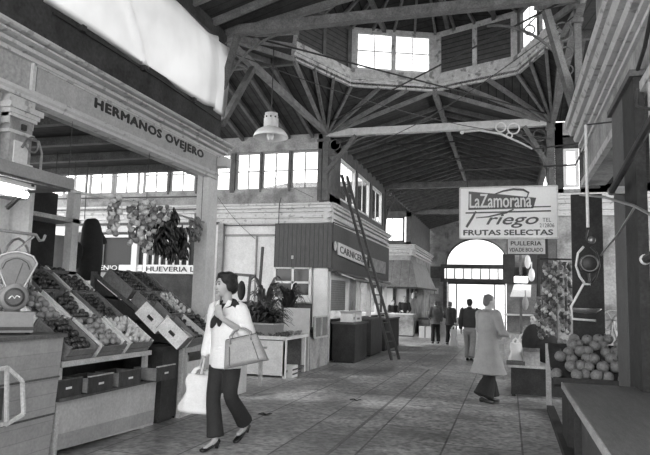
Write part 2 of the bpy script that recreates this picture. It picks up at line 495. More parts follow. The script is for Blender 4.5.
# tie beams
build('tie_beam', MB().bar((XPL, Y1, ZE + .03), (XPR, Y1, ZE + .03), .13, .14), rafter_lt, ceil)
build('tie_beam', MB().bar((XPL, Y2, ZE), (XPR, Y2, ZE), .15, .17), white_beam, ceil, label='white painted tie beam')
build('tie_beam', MB().bar((XPL, Y1, ZE), (XPL, Y2, ZE), .1, .12), rafter_lt, ceil)
build('tie_beam', MB().bar((XPR, Y1, ZE), (XPR, Y2, ZE), .1, .12), rafter_lt, ceil)
build('tie_beam', MB().bar((XPL, 21.4, ZE), (XPR, 21.4, ZE), .18, .2), rafter_lt, ceil)
build('tie_beam', MB().bar((XPL, 28, ZE), (XPR, 28, ZE), .18, .2), rafter_lt, ceil)
build('tie_beam', MB().bar((XPL, 3, ZE), (XPL, 8.3, ZE), .15, .18), rafter_m, ceil)
for (p, q) in (((XPL, 14.2, 5.62), (XPR, 21.4, 5.62)), ((XPL, Y1 + .1, 5.62), (XPR, Y2 - .1, 5.62)), ((XPR, Y1 + .2, 5.66), (XPL, Y2 - .2, 5.66)),
               ((-3.2, 16.5, 5.75), (-.2, 16.5, 5.75)), ((-3.2, 18.5, 5.75), (-.2, 18.5, 5.75))):
    build('tie_rod', MB().tube([p, q], .017, 6), iron, ceil)
build('tie_rod', MB().tube([(-1.63, 16.4, 5.7), (-1.63, 16.4, 6.25)], .015, 6), iron, ceil)

# lantern -----------------------------------------------------------
lan = sempty('trim_3', (CX, CY, ZR))
zb0, zb1, zw0, zw1, zt = ZR - .04, ZR + .36, ZR + .42, ZR + 1.22, ZR + 1.5
for k in range(8):
    a, b = ring[k].copy(), ring[(k + 1) % 8].copy()
    d = (b - a).normalized(); inn = (V((CX, CY, ZR)) - (a + b) / 2).normalized()
    L = (b - a).length
    def at(t, z, o=0): return V((a.x + d.x * t + inn.x * o, a.y + d.y * t + inn.y * o, z))
    fr = MB()
    fr.prism([at(0, zb0), at(L, zb0), at(L, zb1), at(0, zb1)], inn * -.08)
    fr.prism([at(0, zb0 + .16, .0), at(L, zb0 + .16), at(L, zb0 + .21), at(0, zb0 + .21)], inn * .03)
    build('ring_fascia', fr, ring_m, lan)
    fr = MB()
    fr.prism([at(0, zw1), at(L, zw1), at(L, zw1 + .12), at(0, zw1 + .12)], inn * -.08)
    fr.prism([at(0, zb1), at(.14, zb1), at(.14, zw1), at(0, zw1)], inn * -.08)
    fr.prism([at(L - .14, zb1), at(L, zb1), at(L, zw1), at(L - .14, zw1)], inn * -.08)
    fr.prism([at(L / 2 - .05, zb1), at(L / 2 + .05, zb1), at(L / 2 + .05, zw1), at(L / 2 - .05, zw1)], inn * -.08)
    build('lantern_frame', fr, ring_m if k in (1, 2) else wood_md, lan)
    for h in (0, 1):
        t0, t1 = (.14, L / 2 - .05) if h == 0 else (L / 2 + .05, L - .14)
        if k in (2, 0, 4, 6):      # glazed sides
            g = MB()
            tm = (t0 + t1) / 2; zm = (zb1 + .06 + zw1) / 2
            g.bar(at(tm, zb1 + .03, -.04), at(tm, zw1, -.04), .025, .025)
            g.bar(at(t0, zm, -.04), at(t1, zm, -.04), .025, .025)
            g.bar(at(t0, zb1 + .03, -.04), at(t1, zb1 + .03, -.04), .04, .05)
            f = build('window_bars', g, white_p, lan)
            build('pane', MB().prism([at(t0, zb1, -.05), at(t1, zb1, -.05), at(t1, zw1, -.05), at(t0, zw1, -.05)], inn * -.004), glass, f)
        else:
            build('louvre_panel', MB().prism([at(t0, zb1, -.03), at(t1, zb1, -.03), at(t1, zw1, -.03), at(t0, zw1, -.03)], inn * -.03), slat_m, lan)
ap = V((CX, CY, zt + .9))
for k in range(8):
    a, b = ring[k], ring[(k + 1) % 8]
    A = V((a.x + (a.x - CX) * .06, a.y + (a.y - CY) * .06, zw1 + .1)); B = V((b.x + (b.x - CX) * .06, b.y + (b.y - CY) * .06, zw1 + .1))
    build('lantern_roof', MB().prism([A, B, ap], (0, 0, .04)), boards_y if k % 4 in (1, 2) else boards_x, lan)
    for t in (0, .25, .5, .75):
        p = A.lerp(B, t); build('lantern_rafter', MB().bar(p - V((0, 0, .05)), p.lerp(ap, .95) - V((0, 0, .05)), .05, .08), rafter_lt, lan)
for dx in (-1.1, .3, 1.3):
    build('lantern_tie', MB().bar((CX + dx, CY - 2.2, zw1 + .1), (CX + dx, CY + 2.2, zw1 + .1), .08, .12), rafter_m, lan)

# posts and their ornamental iron brackets ----------------------------
def bracket(c, d, w, h, mat, parent, rings=3, lit=False):
    """c: top inner corner (post face, underside of beam); d: unit vector along the beam"""
    c, d = V(c), V(d); z = V((0, 0, 1))
    pts = [c + d * (w * (1 - math.cos(t))) - z * (h * (1 - math.sin(t))) for t in [PI / 2 * i / 12 for i in range(13)]]
    mb = MB().tube(pts, .022, 6)
    build('bracket_arch', mb, mat, parent)
    for i, (f, r) in enumerate(((.16, .13), (.36, .09), (.55, .065))[:rings]):
        cc = c + d * (.02 + r) - z * (.05 + h * (f + (.0 if i else -.05)))
        build('bracket_ring', MB().tube(arc(cc, r, 0, 2 * PI, 16, d, z)[:-1], .012, 5, closed=True), mat, parent)
    cc = c + d * (w * .5) - z * .12
    build('bracket_ring', MB().tube(arc(cc, .07, 0, 2 * PI, 14, d, z)[:-1], .012, 5, closed=True), mat, parent)
iron_lt = M('painted_iron', .13, .5, .3, 10)
def post(x, y, z0, z1, w, mat, dirs, lat=False):
    e = sempty('roof_post', (x, y, z0))
    b = MB()
    if lat:
        for sx in (-1, 1):
            b.box((x + sx * w / 2 - .03, y - .05, z0), (x + sx * w / 2 + .03, y + .05, z1))
        build('stanchion', b, mat, e)
        n = int((z1 - z0) / .22)
        for i in range(n):
            s = 1 if i % 2 else -1
            build('lattice_bar', MB().bar((x + s * w / 2, y - .03, z0 + i * .22), (x - s * w / 2, y - .03, z0 + (i + 1) * .22), .02, .03), iron, e)
    else:
        b.box((x - w / 2, y - w / 2, z0), (x + w / 2, y + w / 2, z1)); build('stanchion', b, mat, e)
        build('capital', MB().box((x - w / 2 - .025, y - w / 2 - .025, z1 - .2), (x + w / 2 + .025, y + w / 2 + .025, z1 - .14)), mat, e)
    for d in dirs:
        bracket((x + d[0] * w / 2, y + d[1] * w / 2, z1 - .1), d, 1.15, 1.25, iron_lt, e)
    return e
post(-4.3, Y1 - .05, 3.9, ZE, .2, wood_md, [(1, 0, 0), (0, 1, 0)], True)
post(-4.25, Y2, 3.85, ZE, .14, wood_md, [(1, 0, 0), (0, 1, 0)])
post(-4.4, Y2 + .02, 3.85, ZE, .1, wood_md, [])
post(.9, Y2, 0, ZE, .16, wood_md, [(-1, 0, 0)])
post(.92, 8.7, 3.9, ZE, .09, wood_md, [(-1, 0, 0)])
post(-4.25, 21.5, 3.8, ZE, .16, wood_md, [(1, 0, 0), (0, 1, 0)])
# timber struts from posts to beams
st = sempty('trim_4', (-4.2, 8.3, 4.2))
for p, q in (((-4.2, 8.15, 4.1), (-3.9, 8.2, 5.4)), ((-4.2, 8.4, 4.1), (-4.2, 9.5, 5.4)), ((-4.25, 14.15, 4.5), (-3.5, 14.15, 5.4)), ((.88, 8.6, 3.95), (.5, 8.4, 5.4)), ((.9, 14.1, 4.4), (.35, 14.1, 5.4))):
    build('strut', MB().bar(p, q, .09, .09), wood_md, st)

# cornice helper: stacked mouldings along X or Y -----------------------
def cornice_y(name, x, y0, y1, z0, prof, out, parent=None, mat=None):
    """profile list of (outward, z) polyline extruded along y; out = +1/-1 direction in x"""
    pts = [(x + out * o, y0, z0 + z) for o, z in prof] + [(x - out * .1, y0, z0 + prof[-1][1]), (x - out * .1, y0, z0 + prof[0][1])]
    return struct(name, MB().prism(pts, (0, y1 - y0, 0)), mat or mould, parent)
def cornice_x(name, y, x0, x1, z0, prof, parent=None, mat=None):
    pts = [(x0, y - o, z0 + z) for o, z in prof] + [(x0, y + .1, z0 + prof[-1][1]), (x0, y + .1, z0 + prof[0][1])]
    return struct(name, MB().prism(pts, (x1 - x0, 0, 0)), mat or mould, parent)
P1 = [(0, 0), (.04, 0), (.04, .07), (.01, .08), (.01, .12), (.08, .13), (.08, .2), (.05, .21), (.05, .24), (.14, .26), (.14, .3), (.1, .31), (.1, .33), (.18, .34), (.2, .37), (.2, .4), (.02, .42)]

# LEFT NEAR stall front ------------------------------------------------
b = MB()
b.box((-4.45, 1.5, 3.24), (XL, 8.25, 3.7))                        # lintel wall
struct('wall_left_near', b, plaster)
struct('wall_left_near_pier', MB().box((-4.34, 8.0, 0), (XL, 8.28, 3.26)), plaster_lt)
b = MB().box((-4.11, 1.5, 3.7), (-4.2, 8.2, 4.2)); b.box((-4.13, 1.5, 3.3), (-4.14, 8.2, 3.32)) if 0 else None
struct('wall_left_near_parapet', b, plaster_dk)
P1s = [(o, z * .46) for o, z in P1]
cornice_y('trim_5', XL, 1.5, 8.4, 3.555, P1s, 1)
cornice_y('trim_6', XL, 1.5, 8.2, 3.2, [(0, 0), (.03, 0), (.03, .03), (.05, .05), (.05, .08), (0, .09)], 1)
struct('trim_7', MB().box((-4.45, 8.2, 3.4), (-4.0, 8.38, 3.54)), mould)
# fascia with lettering
struct('trim_23', MB().box((-4.15, 4.46, 3.27), (-4.115, 8.2, 3.3)).box((-4.15, 4.46, 3.535), (-4.12, 8.2, 3.555)).box((-4.15, 4.44, 3.27), (-4.12, 4.48, 3.555)), mould)
fp = struct('trim_8', MB().box((-4.13, 4.5, 3.29), (-4.145, 8.15, 3.55)), fascia_m)
nm = text_mb('HERMANOS OVEJERO', (-4.128, 5.33, 3.385), (0, 1, 0), (0, 0, 1), 2.4, .13, .006, bold=.07, spacing=1.12)
tag(build('sign_lettering', nm, black_p), 'black capital letters HERMANOS OVEJERO along the pale fascia', 'lettering')
# near pilaster with capital
p = sempty('trim_9', (-4.15, 4.4, 0))
b = MB().box((-4.3, 4.24, 2.3), (-4.13, 4.5, 3.0)); build('pilaster_shaft', b, plaster, p)
b = MB().box((-4.13, 4.29, 2.35), (-4.115, 4.45, 2.8)); build('pilaster_panel', b, plaster_lt, p)
b = MB().box((-4.3, 4.22, 2.86), (-4.12, 4.52, 2.89)).box((-4.3, 4.22, 3.0), (-4.11, 4.53, 3.03)).box((-4.3, 4.2, 3.03), (-4.1, 4.55, 3.07)).box((-4.3, 4.18, 3.07), (-4.08, 4.57, 3.12)).box((-4.3, 4.22, 2.94), (-4.14, 4.52, 3.28))
build('pilaster_capital', b, mould, p)
build('carved_square', MB().box((-4.13, 4.36, 2.91), (-4.11, 4.41, 2.96)), iron, p)
struct('wall_left_near_end', MB().box((-4.5, 1.5, 2.5), (-4.2, 4.2, 3.3)), plaster)
struct('wall_left_near_back', MB().box((-4.75, 1.5, 1.2), (-4.7, 4.9, 2.5)), plaster_lt)
b = MB()
for i in range(14): b.box((-4.2, 3.2, 2.3 + .07 * i), (-4.16, 4.1, 2.34 + .07 * i))
struct('window_1', b.box((-4.2, 3.15, 2.2), (-4.15, 4.15, 2.27)), wood_md)
# interior of the stall: ceiling, joists, rear fittings
c2 = sempty('ceiling_stall', (-6, 6, 3.3))
build('ceiling_boards', MB().box((-12, 2, 3.34), (-4.2, 8.2, 3.4)), boards_y, c2)
for i in range(7): build('joist', MB().bar((-12, 2.9 + .8 * i, 3.29), (-4.45, 2.9 + .8 * i, 3.29), .09, .1), wood_md, c2)
struct('wall_left_inner', MB().box((-6.6, 2, 0), (-6.5, 6.2, 3.34)), plaster_dk)
struct('wall_left_partition', MB().box((-6.5, 4.95, 1.2), (-4.5, 5.0, 2.55)), plaster_lt)
sh = thing('shelf_unit', 'dark open shelf frame high behind the fruit crates of the near stall', 'shelf', (-5.2, 5.9, 1.4))

build('upright', MB().box((-5.1, 5.5, 1.4), (-5.02, 5.58, 2.75)), wood_md, sh)
build('upright', MB().box((-5.1, 6.2, 1.4), (-5.0, 6.32, 2.72)), plaster_lt, sh, label='wide pale upright')
build('shelf_board', MB().box((-5.35, 5.5, 2.32), (-5.0, 6.35, 2.37)), wood_lt, sh)
build('shelf_board', MB().box((-5.35, 5.5, 1.7), (-5.0, 6.35, 1.74)), wood_md, sh)
build('back_panel', MB().box((-5.4, 5.5, 1.4), (-5.36, 6.35, 2.7)), wood_dk, sh)

# canvas over the upper opening ----------------------------------------
def cv(u, v):
    y = 4.47 + u * 3.8; z = 4.15 + v * 1.1
    sag = math.sin(u * 9 + v * 3) * .025 + math.sin(v * PI) * .05 + (.09 * math.exp(-((u - .86 - .03 * v) / .02) ** 2))
    x = -4.1 + sag + .05 * math.exp(-((u - .45 + .25 * v) / .012) ** 2)
    if u > .9: x += (u - .9) * .5 * v
    zz = z
    return (x, y, zz)
cvo = build('canvas_sheet', MB().grid(cv, 70, 14, .004), canvas_m, smooth=True)
tag(cvo, 'big white translucent canvas sheet closing the opening above the near left stall', 'canvas')
b = MB().box((-4.2, 4.2, 4.0), (-4.12, 4.45, 5.5)).box((-4.2, 1.5, 4.15), (-4.14, 4.3, 5.5)).box((-4.2, 1.5, 5.3), (-4.12, 8.3, 5.5))
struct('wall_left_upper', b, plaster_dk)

# BUILDING TWO (left, beyond the cross aisle) ---------------------------
YB = 14.2
struct('wall_left_middle', MB().box((-13, YB, 0), (XL - .02, YB + .2, 3.3)), plaster_lt)
struct('wall_left_middle_side', MB().box((XL - .2, YB + .2, 2.0), (XL, 21.5, 3.3)), plaster)
PB = [(0, 0), (.05, 0), (.05, .06), (.0, .07), (.0, .12), (.07, .13), (.07, .19), (.03, .2), (.03, .26), (.11, .27), (.11, .31), (.07, .32), (.07, .35), (.15, .36), (.15, .41), (.19, .43), (.19, .47), (.02, .5)]
cornice_x('trim_10', YB, -13, -4.05, 3.3, PB)
cornice_y('trim_11', XL, YB - .1, 21.6, 3.3, PB, 1)
struct('wall_left_middle_upper', MB().box((-13, YB + .05, 3.78), (-4.35, YB + .2, 4.16)).box((-13, YB - .03, 5.12), (-4.35, YB + .2, 5.56)), plaster)
struct('wall_left_middle_upper_side', MB().box((-4.4, YB + .2, 3.78), (-4.2, 21.5, 4.05)).box((-4.4, YB + .2, 5.2), (-4.2, 21.5, 5.5)).box((-4.4, YB, 3.78), (-4.2, 15.4, 5.5)), wood_md)
WN = [1]
def window(a, u, w, z0, z1, cols, rows, mat=white_p, fw_=.05, inset=.03, n=None, nx=1):
    """a: corner (x,y); u: direction (x,y); a frame with bars and a pane per unit"""
    WN[0] += 1
    a = V((a[0], a[1], 0)); u = V((u[0], u[1], 0)); nrm = V((-u.y, u.x, 0))
    e = sempty('window_%d' % WN[0], a + V((0, 0, z0)))
    def q(t, z): return a + u * t + V((0, 0, z))
    fr = MB()
    for t in (fw_ / 2, w - fw_ / 2): fr.bar(q(t, z0), q(t, z1), fw_, .07, u)
    for z in (z0 + fw_ / 2, z1 - fw_ / 2): fr.bar(q(0, z), q(w, z), .07, fw_)
    build('window_frame', fr, mat, e)
    g = MB()
    for i in range(1, cols): g.bar(q(w * i / cols, z0), q(w * i / cols, z1), .025, .03, u)
    for j in range(1, rows): g.bar(q(0, z0 + (z1 - z0) * j / rows), q(w, z0 + (z1 - z0) * j / rows), .03, .025)
    build('glazing_bars', g, mat, e)
    build('pane', MB().prism([q(0, z0), q(w, z0), q(w, z1), q(0, z1)], nrm * .005), glass, e)
    return e
for x0, w in ((-6.66, .68), (-5.95, .74), (-5.18, .74), (-7.6, .8), (-8.55, .75), (-9.35, .75), (-10.25, .75), (-11.05, .75), (-11.9, .75)):
    window((x0, YB + .1), (1, 0), w, 4.16, 5.12, 2, 2, M('grey_sash', .3, .6, .2), .035)
fr = MB()
for x0, x1 in ((-5.99, -5.95), (-5.22, -5.17), (-6.8, -6.68), (-4.46, -4.35), (-7.78, -7.6), (-8.6, -8.55)): fr.box((x0, YB + .03, 4.1), (x1, YB + .17, 5.15))
struct('trim_12', fr, wood_md)
for y0 in (15.45, 17.35, 19.35):
    window((-4.28, y0), (0, 1), 1.75, 4.05, 5.2, 2, 1, white_p, .08)
struct('trim_13', MB().box((-4.36, 17.2, 4.05), (-4.2, 17.35, 5.2)).box((-4.36, 19.1, 4.05), (-4.2, 19.35, 5.2)).box((-4.36, 21.1, 4.05), (-4.2, 21.5, 5.2)), wood_md)
# projecting boarded shop front with hatch windows
sf = thing('boarded_kiosk', 'dark vertically boarded shop front box at the corner beyond the flower stall', 'shop front', (-4.8, 14.1, 2.1))
build('front_boarding', MB().box((-5.47, YB - .12, 2.22), (-4.02, YB - .02, 3.28)), corr_m, sf)
build('side_boarding', MB().box((-4.14, YB - .02, 2.14), (-4.02, 21.4, 3.28)), corr_y, sf)
build('keyhole_vent', MB().box((-5.02, YB - .14, 2.42), (-4.97, YB - .12, 2.5)), wood_lt, sf)
w_ = MB()
for x in (-5.46, -4.99, -4.55): w_.box((x - .03, YB - .08, 1.45), (x + .03, YB - .02, 2.24))
for z in (1.48, 1.86, 2.21): w_.box((-5.46, YB - .08, z - .025), (-4.55, YB - .02, z + .025))
hw = build('hatch_window', w_, white_p, sf)
build('hatch_pane', MB().box((-5.46, YB - .04, 1.45), (-4.55, YB - .03, 2.24)), M('dark_glass', .03, .12, .1, 5), hw)
build('hatch_sill', MB().box((-4.98, YB - .2, 1.4), (-4.5, YB - .02, 1.56)), white_p, sf)
build('door_panel', MB().box((-4.46, YB - .06, 0), (-4.12, YB - .02, 2.2)), white_p, sf)
sg = thing('shop_sign', 'pale framed board reading CARNICERIA on the boarded shop side behind the ladder', 'sign', (-4.0, 16, 2.5))
build('board', MB().prism([(-4.0, 14.5, 2.56), (-4.0, 17.7, 2.44), (-4.0, 17.7, 2.78), (-4.0, 14.5, 2.86)], (.03, 0, 0)), plaster_lt, sg)
build('lettering', text_mb('CARNICERIA', (-3.968, 14.65, 2.62), (0, 1, -.035), (0, 0, 1), 2.85, .17, .006, bold=.03), black_p, sg)
tag(build('shop_sign', MB().box((-4.0, 18.1, 2.35), (-3.97, 20.6, 2.75)), M('worn_board', .3, .7, .5, 6)), 'worn pale board on the shop side past the ladder', 'sign')
tag(build('wall_plaque', MB().lathe([(.001, 0), (.1, .0), (.12, .03), (.06, .05), (.001, .05)], (-4.0, 14.25, 2.75), 12, Matrix.Rotation(PI / 2, 3, 'Y')), wood_lt), 'small pale round ornament at the corner of the boarded shop', 'ornament')
# awning roll and arms
aw = thing('rolled_awning', 'dark rolled awning with arms along the boarded shop side', 'awning', (-3.9, 17, 2.0))
build('awning_roll', MB().tube([(-3.95, 14.3, 2.1), (-3.95, 21.3, 2.05)], .05, 8), iron, aw)
for y in (14.6, 17.2, 19.8): build('awning_arm', MB().bar((-3.95, y, 2.1), (-3.6, y + .2, 1.98), .03, .03), steel, aw)
build('awning_bar', MB().tube([(-3.6, 14.7, 1.98), (-3.6, 20.2, 1.96)], .025, 6), steel, aw)
# shop side below: shutters, doors, counters
sd = sempty('wall_left_middle_shops', (-4.2, 17, 0))
build('shutter', MB().box((-4.2, 14.45, 1.2), (-4.16, 16.0, 1.95)), shutter_m, sd)
build('shutter_box', MB().box((-4.2, 14.4, 1.95), (-4.1, 16.1, 2.12)), plaster_lt, sd)
build('door_leaf', MB().box((-4.2, 16.25, .1), (-4.14, 17.1, 2.1)), plaster, sd)
for y in (14.35, 16.15, 17.2, 17.45, 18.9, 20.3, 21.4): build('door_post', MB().box((-4.22, y - .05, 0), (-4.1, y + .05, 2.15)), white_p, sd)
build('dado', MB().box((-4.2, 14.2, 0), (-4.14, 21.4, 1.0)), wood_dk, sd)
build('shop_back', MB().box((-6.6, 14.6, 0), (-6.5, 21.4, 3.2)), plaster_dk, sd)
build('shop_pane', MB().box((-4.19, 17.5, 1.0), (-4.18, 18.85, 2.1)), glass, sd)
def counter(loc, sx, sy, h, top, body, label, name='market_counter', group=None, topmat=None):
    t = thing(name, label, 'counter', loc, group)
    x, y, z = loc
    build('body', MB().box((x - sx / 2, y - sy / 2, z + .04), (x + sx / 2, y + sy / 2, z + h - .05)), body, t)
    build('plinth', MB().box((x - sx / 2 + .03, y - sy / 2 + .03, z), (x + sx / 2 - .03, y + sy / 2 - .03, z + .04)), wood_dk, t)
    build('worktop', MB().box((x - sx / 2 - .03, y - sy / 2 - .03, z + h - .05), (x + sx / 2 + .03, y + sy / 2 + .03, z + h)), top, t)
    return t
counter((-3.75, 15.0, 0), .55, 1.3, .95, wood_md, wood_dk, 'dark counter with white boxes in front of the slatted shutter')
counter((-3.75, 17.0, 0), .5, 1.5, 1.0, wood_md, M('counter_board', .06, .6, .3, 5), 'dark boarded counter behind the ladder foot, left of the white door posts')
counter((-3.75, 19.4, 0), .5, 2.4, .95, wood_md, wood_dk, 'long dark counter seen through the ladder rungs')
def carton(x, y, z, s, rot, mat, label, group=None):
    t = thing('cardboard_box', label, 'box', (x, y, z), group)
    build('box_body', MB().box((x - s[0] / 2, y - s[1] / 2, z), (x + s[0] / 2, y + s[1] / 2, z + s[2])), mat, t)
    build('box_mark', MB().box((x + s[0] / 2, y - s[1] * .25, z + s[2] * .3), (x + s[0] / 2 + .004, y + s[1] * .25, z + s[2] * .6)), grey_p, t)
    f = MB().prism([(x - s[0] / 2, y - s[1] / 2, z + s[2]), (x + s[0] / 2, y - s[1] / 2, z + s[2]), (x + s[0] / 2, y - s[1] / 2 - .08, z + s[2] + .06), (x - s[0] / 2, y - s[1] / 2 - .08, z + s[2] + .06)], (0, 0, .005))
    build('box_flap', f, mat, t)
    t.rotation_euler = (0, 0, rot)
    return t
carton(-3.72, 14.6, .95, (.3, .35, .2), .1, white_p, 'white cardboard box on the dark counter, nearest the flower stall')
carton(-3.7, 15.05, .95, (.28, .34, .16), -.15, white_p, 'white cardboard box in the middle of the dark counter by the shutter')
carton(-3.72, 15.45, .95, (.28, .3, .2), .2, white_p, 'white cardboard box at the far end of the dark counter by the shutter')

# facing stalls seen through the near stall (EUGENIO, HUEVERIA) ------------
e = thing('stall_kiosk', 'dark kiosk opening with white frame and sign AUGENIO seen through the near stall', 'kiosk', (-10, 14.05, 0))
build('opening_shade', MB().box((-11.4, YB - .06, .9), (-9.1, YB - .02, 3.1)), black_p, e)  # solid black box, stands in for the shade inside the kiosk
build('frame_rail', MB().box((-10.4, YB - .15, 2.95), (-9.1, YB - .06, 3.02)), white_p, e)
build('frame_post', MB().box((-10.42, YB - .15, 2.2), (-10.34, YB - .06, 3.0)), white_p, e)
build('frame_post', MB().box((-9.42, YB - .18, .8), (-9.26, YB - .06, 3.25)), white_p, e)
s_ = build('sign_board', MB().box((-11.1, YB - .16, 2.06), (-9.8, YB - .1, 2.24)), black_p, e)
build('lettering', text_mb('B AUGENIO', (-11.05, YB - .165, 2.09), (1, 0, 0), (0, 0, 1), 1.22, .12, .006, bold=.02), white_p, s_)
build('sign_strip', MB().box((-9.8, YB - .15, 2.07), (-9.1, YB - .1, 2.23)), white_p, e)
build('lower_panel', MB().box((-11.4, YB - .12, 0), (-9.3, YB - .06, 2.03)), grey_p, e)
e = thing('stall_kiosk', 'white fronted kiosk with board reading HUEVERIA LA behind the dark bunches', 'kiosk', (-8.3, 14.05, 0))
build('frame_post', MB().box((-9.08, YB - .15, .8), (-8.98, YB - .04, 3.2)), white_p, e)
build('opening_shade', MB().box((-8.98, YB - .06, 2.24), (-7.2, YB - .02, 3.2)), M('dim_interior', .03, .8, .5, 2), e)  # solid box coloured dark in place of a shaded interior
for i in range(8): build('balustrade_bar', MB().box((-8.85 + i * .2, YB - .1, 2.24), (-8.8 + i * .2, YB - .06, 3.1)), white_p, e)
s_ = build('sign_board', MB().box((-9.0, YB - .18, 2.02), (-7.2, YB - .1, 2.24)), white_p, e)
build('lettering', text_mb('HUEVERIA LA', (-8.95, YB - .185, 2.07), (1, 0, 0), (0, 0, 1), 1.55, .12, .006, bold=.02), black_p, s_)
build('lower_panel', MB().box((-9.0, YB - .12, 0), (-7.2, YB - .06, 2.0)), plaster_dk, e)
struct('trim_14', MB().box((-12, YB - .08, 3.28), (-7.0, YB, 3.34)), iron)
struct('dark_wall_sheet', MB().box((-6.8, YB - .05, 0), (-4.5, YB, 1.36)), M('dark_backing', .06, .6, .3, 5))  # sheet added to darken the lower wall behind the tall back board
struct('trim_15', MB().box((-7.0, YB - .12, 0), (-6.86, YB, 3.3)).box((-6.84, YB - .04, 2.98), (-5.5, YB, 3.03)).box((-6.0, YB - .04, 0), (-5.97, YB, 3.0)), M('grey_trim', .25, .6))

# second cross arm roof and the shadowed wall above
build('roof_slope', slab([(XPL, 21.4, ZE), (-9, 21.4, ZE), (-9, 24.5, ZR), (XPL + .0, 24.5, ZR)]), boards_x, ceil)
build('roof_slope', slab([(XPL, 27.6, ZE), (-9, 27.6, ZE), (-9, 24.5, ZR), (XPL + .0, 24.5, ZR)]), boards_x, ceil)
build('gable_boards', MB().prism([(XPL, 21.4, ZE - .05), (XPL, 27.6, ZE - .05), (XPL, 24.5, ZR)], (.04, 0, 0)), wood_md, ceil)
# BUILDING THREE (far left) ------------------------------------------------
YC = 27.6
struct('wall_left_far', MB().box((-9, YC, 0), (XL, YC + .2, 3.6)).box((XL - .2, YC, 0), (XL, 34.5, 3.6)), plaster)
cornice_x('trim_16', YC, -9, -4.0, 3.5, PB)
cornice_y('trim_17', XL, YC - .1, 34.5, 3.5, PB, 1)
struct('wall_left_far_upper', MB().box((-9, YC, 3.95), (-4.2, YC + .15, 4.1)).box((-9, YC, 5.25), (-4.2, YC + .15, 5.5)).box((-4.42, YC, 3.95), (-4.2, 34.5, 5.5)), wood_md)
window((-5.6, YC + .05), (1, 0), 1.1, 4.1, 5.25, 2, 1, wood_md, .07)
window((-6.9, YC + .05), (1, 0), 1.1, 4.1, 5.25, 2, 1, wood_md, .07)
hood = thing('metal_hood', 'flared metal hood awning over the bright stall near the far end', 'awning', (-4.6, 27.5, 2.0))
hb = MB().add([(-5.6, YC, 3.25), (-4.1, YC, 3.25), (-3.75, YC - .75, 2.3), (-5.8, YC - .75, 2.3)], [(0, 1, 2, 3)])
hm = M('dull_sheet_metal', .2, .5, .35, 4, kind='bands', p=(0, 2.6, .5, .05))
hm2 = M('dull_sheet_metal_side', .16, .5, .35, 4, kind='bands', p=(1, 1.6, .5, .05))
build('front_sheet', MB().prism([(-5.7, YC, 3.25), (-4.15, YC, 3.25), (-3.8, YC - .7, 2.05), (-5.9, YC - .7, 2.05)], (0, 0, .03)), hm, hood)
build('side_sheet', MB().prism([(-4.15, YC, 3.25), (-4.15, 32.5, 3.25), (-3.6, 32.5, 2.05), (-3.8, YC - .7, 2.05)], (0, 0, .03)), hm2, hood)
build('hood_edge', MB().bar((-5.9, YC - .7, 2.04), (-3.8, YC - .7, 2.04), .05, .08).bar((-3.8, YC - .7, 2.04), (-3.6, 32.5, 2.04), .05, .08), wood_dk, hood)
for x in (-4.3, -4.9, -5.5): build('hood_post', MB().box((x - .05, YC - .2, .9), (x + .05, YC - .05, 2.3)), wood_dk, hood)
struct('wall_left_far_bay', MB().box((-5.8, YC - .04, .9), (-4.16, YC, 2.2)), white_p)
counter((-4.35, 26.4, 0), 1.0, .6, .95, white_p, plaster, 'pale counter under the metal hood, two vendors behind it')
counter((-5.6, 26.4, 0), 1.2, .6, .95, white_p, plaster_lt, 'white topped counter left of the pale one under the metal hood')
counter((-3.7, 29.5, 0), .5, 1.6, .7, wood_md, plaster, 'low grey counter farther on beyond the hooded stall')

# FAR FACADE -------------------------------------------------------------
YX = 34.6
b = MB()
b.box((-4.6, YX, 2.9 + .45), (-3.3, YX + .25, 6.6)).box((-.05, YX, 3.35), (1.2, YX + .25, 6.6))
# arch infill
n = 16; r = 1.62; cx_, cz_ = -1.67, 3.52
pts = [(cx_ + r * math.cos(PI * i / n), cz_ + r * .86 * math.sin(PI * i / n)) for i in range(n + 1)]
for i in range(n):
    (xa, za), (xb, zb) = pts[i], pts[i + 1]
    b.prism([(xa, YX, za), (xb, YX, zb), (xb, YX, 6.6), (xa, YX, 6.6)], (0, .25, 0))
b.box((-4.6, YX, 0), (-3.4, YX + .25, 3.4)).box((0, YX, 0), (1.2, YX + .25, 3.4))
struct('wall_back', b, plaster)
struct('trim_18', MB().box((-3.6, YX - .08, 3.3), (.05, YX + .1, 3.52)).box((-3.6, YX - .1, 2.55), (.1, YX + .1, 2.75)).box((-3.45, YX - .06, 0), (-3.25, YX + .1, 2.75)).box((-.1, YX - .06, 0), (.08, YX + .1, 2.75)).box((-4.6, YX - .05, 2.75), (-3.4, YX, 3.4)).box((0, YX - .05, 2.75), (.9, YX, 3.4)), wood_md)
e = sempty('window_20', (cx_, YX + .1, 3.5))
build('arch_rim', MB().tube([(q[0], YX - .02, q[1]) for q in pts], .035, 5), wood_dk, e)
build('pane', MB().prism([(q[0], YX + .12, q[1]) for q in pts], (0, .01, 0)), glass, e)
e = sempty('window_21', (cx_, YX + .1, 2.75))
for i in range(8): build('glazing_bar', MB().box((-3.3 + i * .457 - .03, YX, 2.75), (-3.3 + i * .457 + .03, YX + .06, 3.3)), wood_dk, e)
build('pane', MB().box((-3.3, YX + .03, 2.75), (-.05, YX + .035, 3.3)), glass, e)
e = sempty('door_1', (cx_, YX, 0))
for x in (-3.2, -2.75, -.75, -.2): build('door_stile', MB().box((x - .03, YX, 0), (x + .03, YX + .06, 2.55)), wood_md, e)
build('door_rail', MB().box((-3.2, YX, 2.45), (-.2, YX + .06, 2.55)), wood_md, e)
build('pane', MB().box((-3.2, YX + .03, 0), (-.2, YX + .035, 2.5)), glass, e)
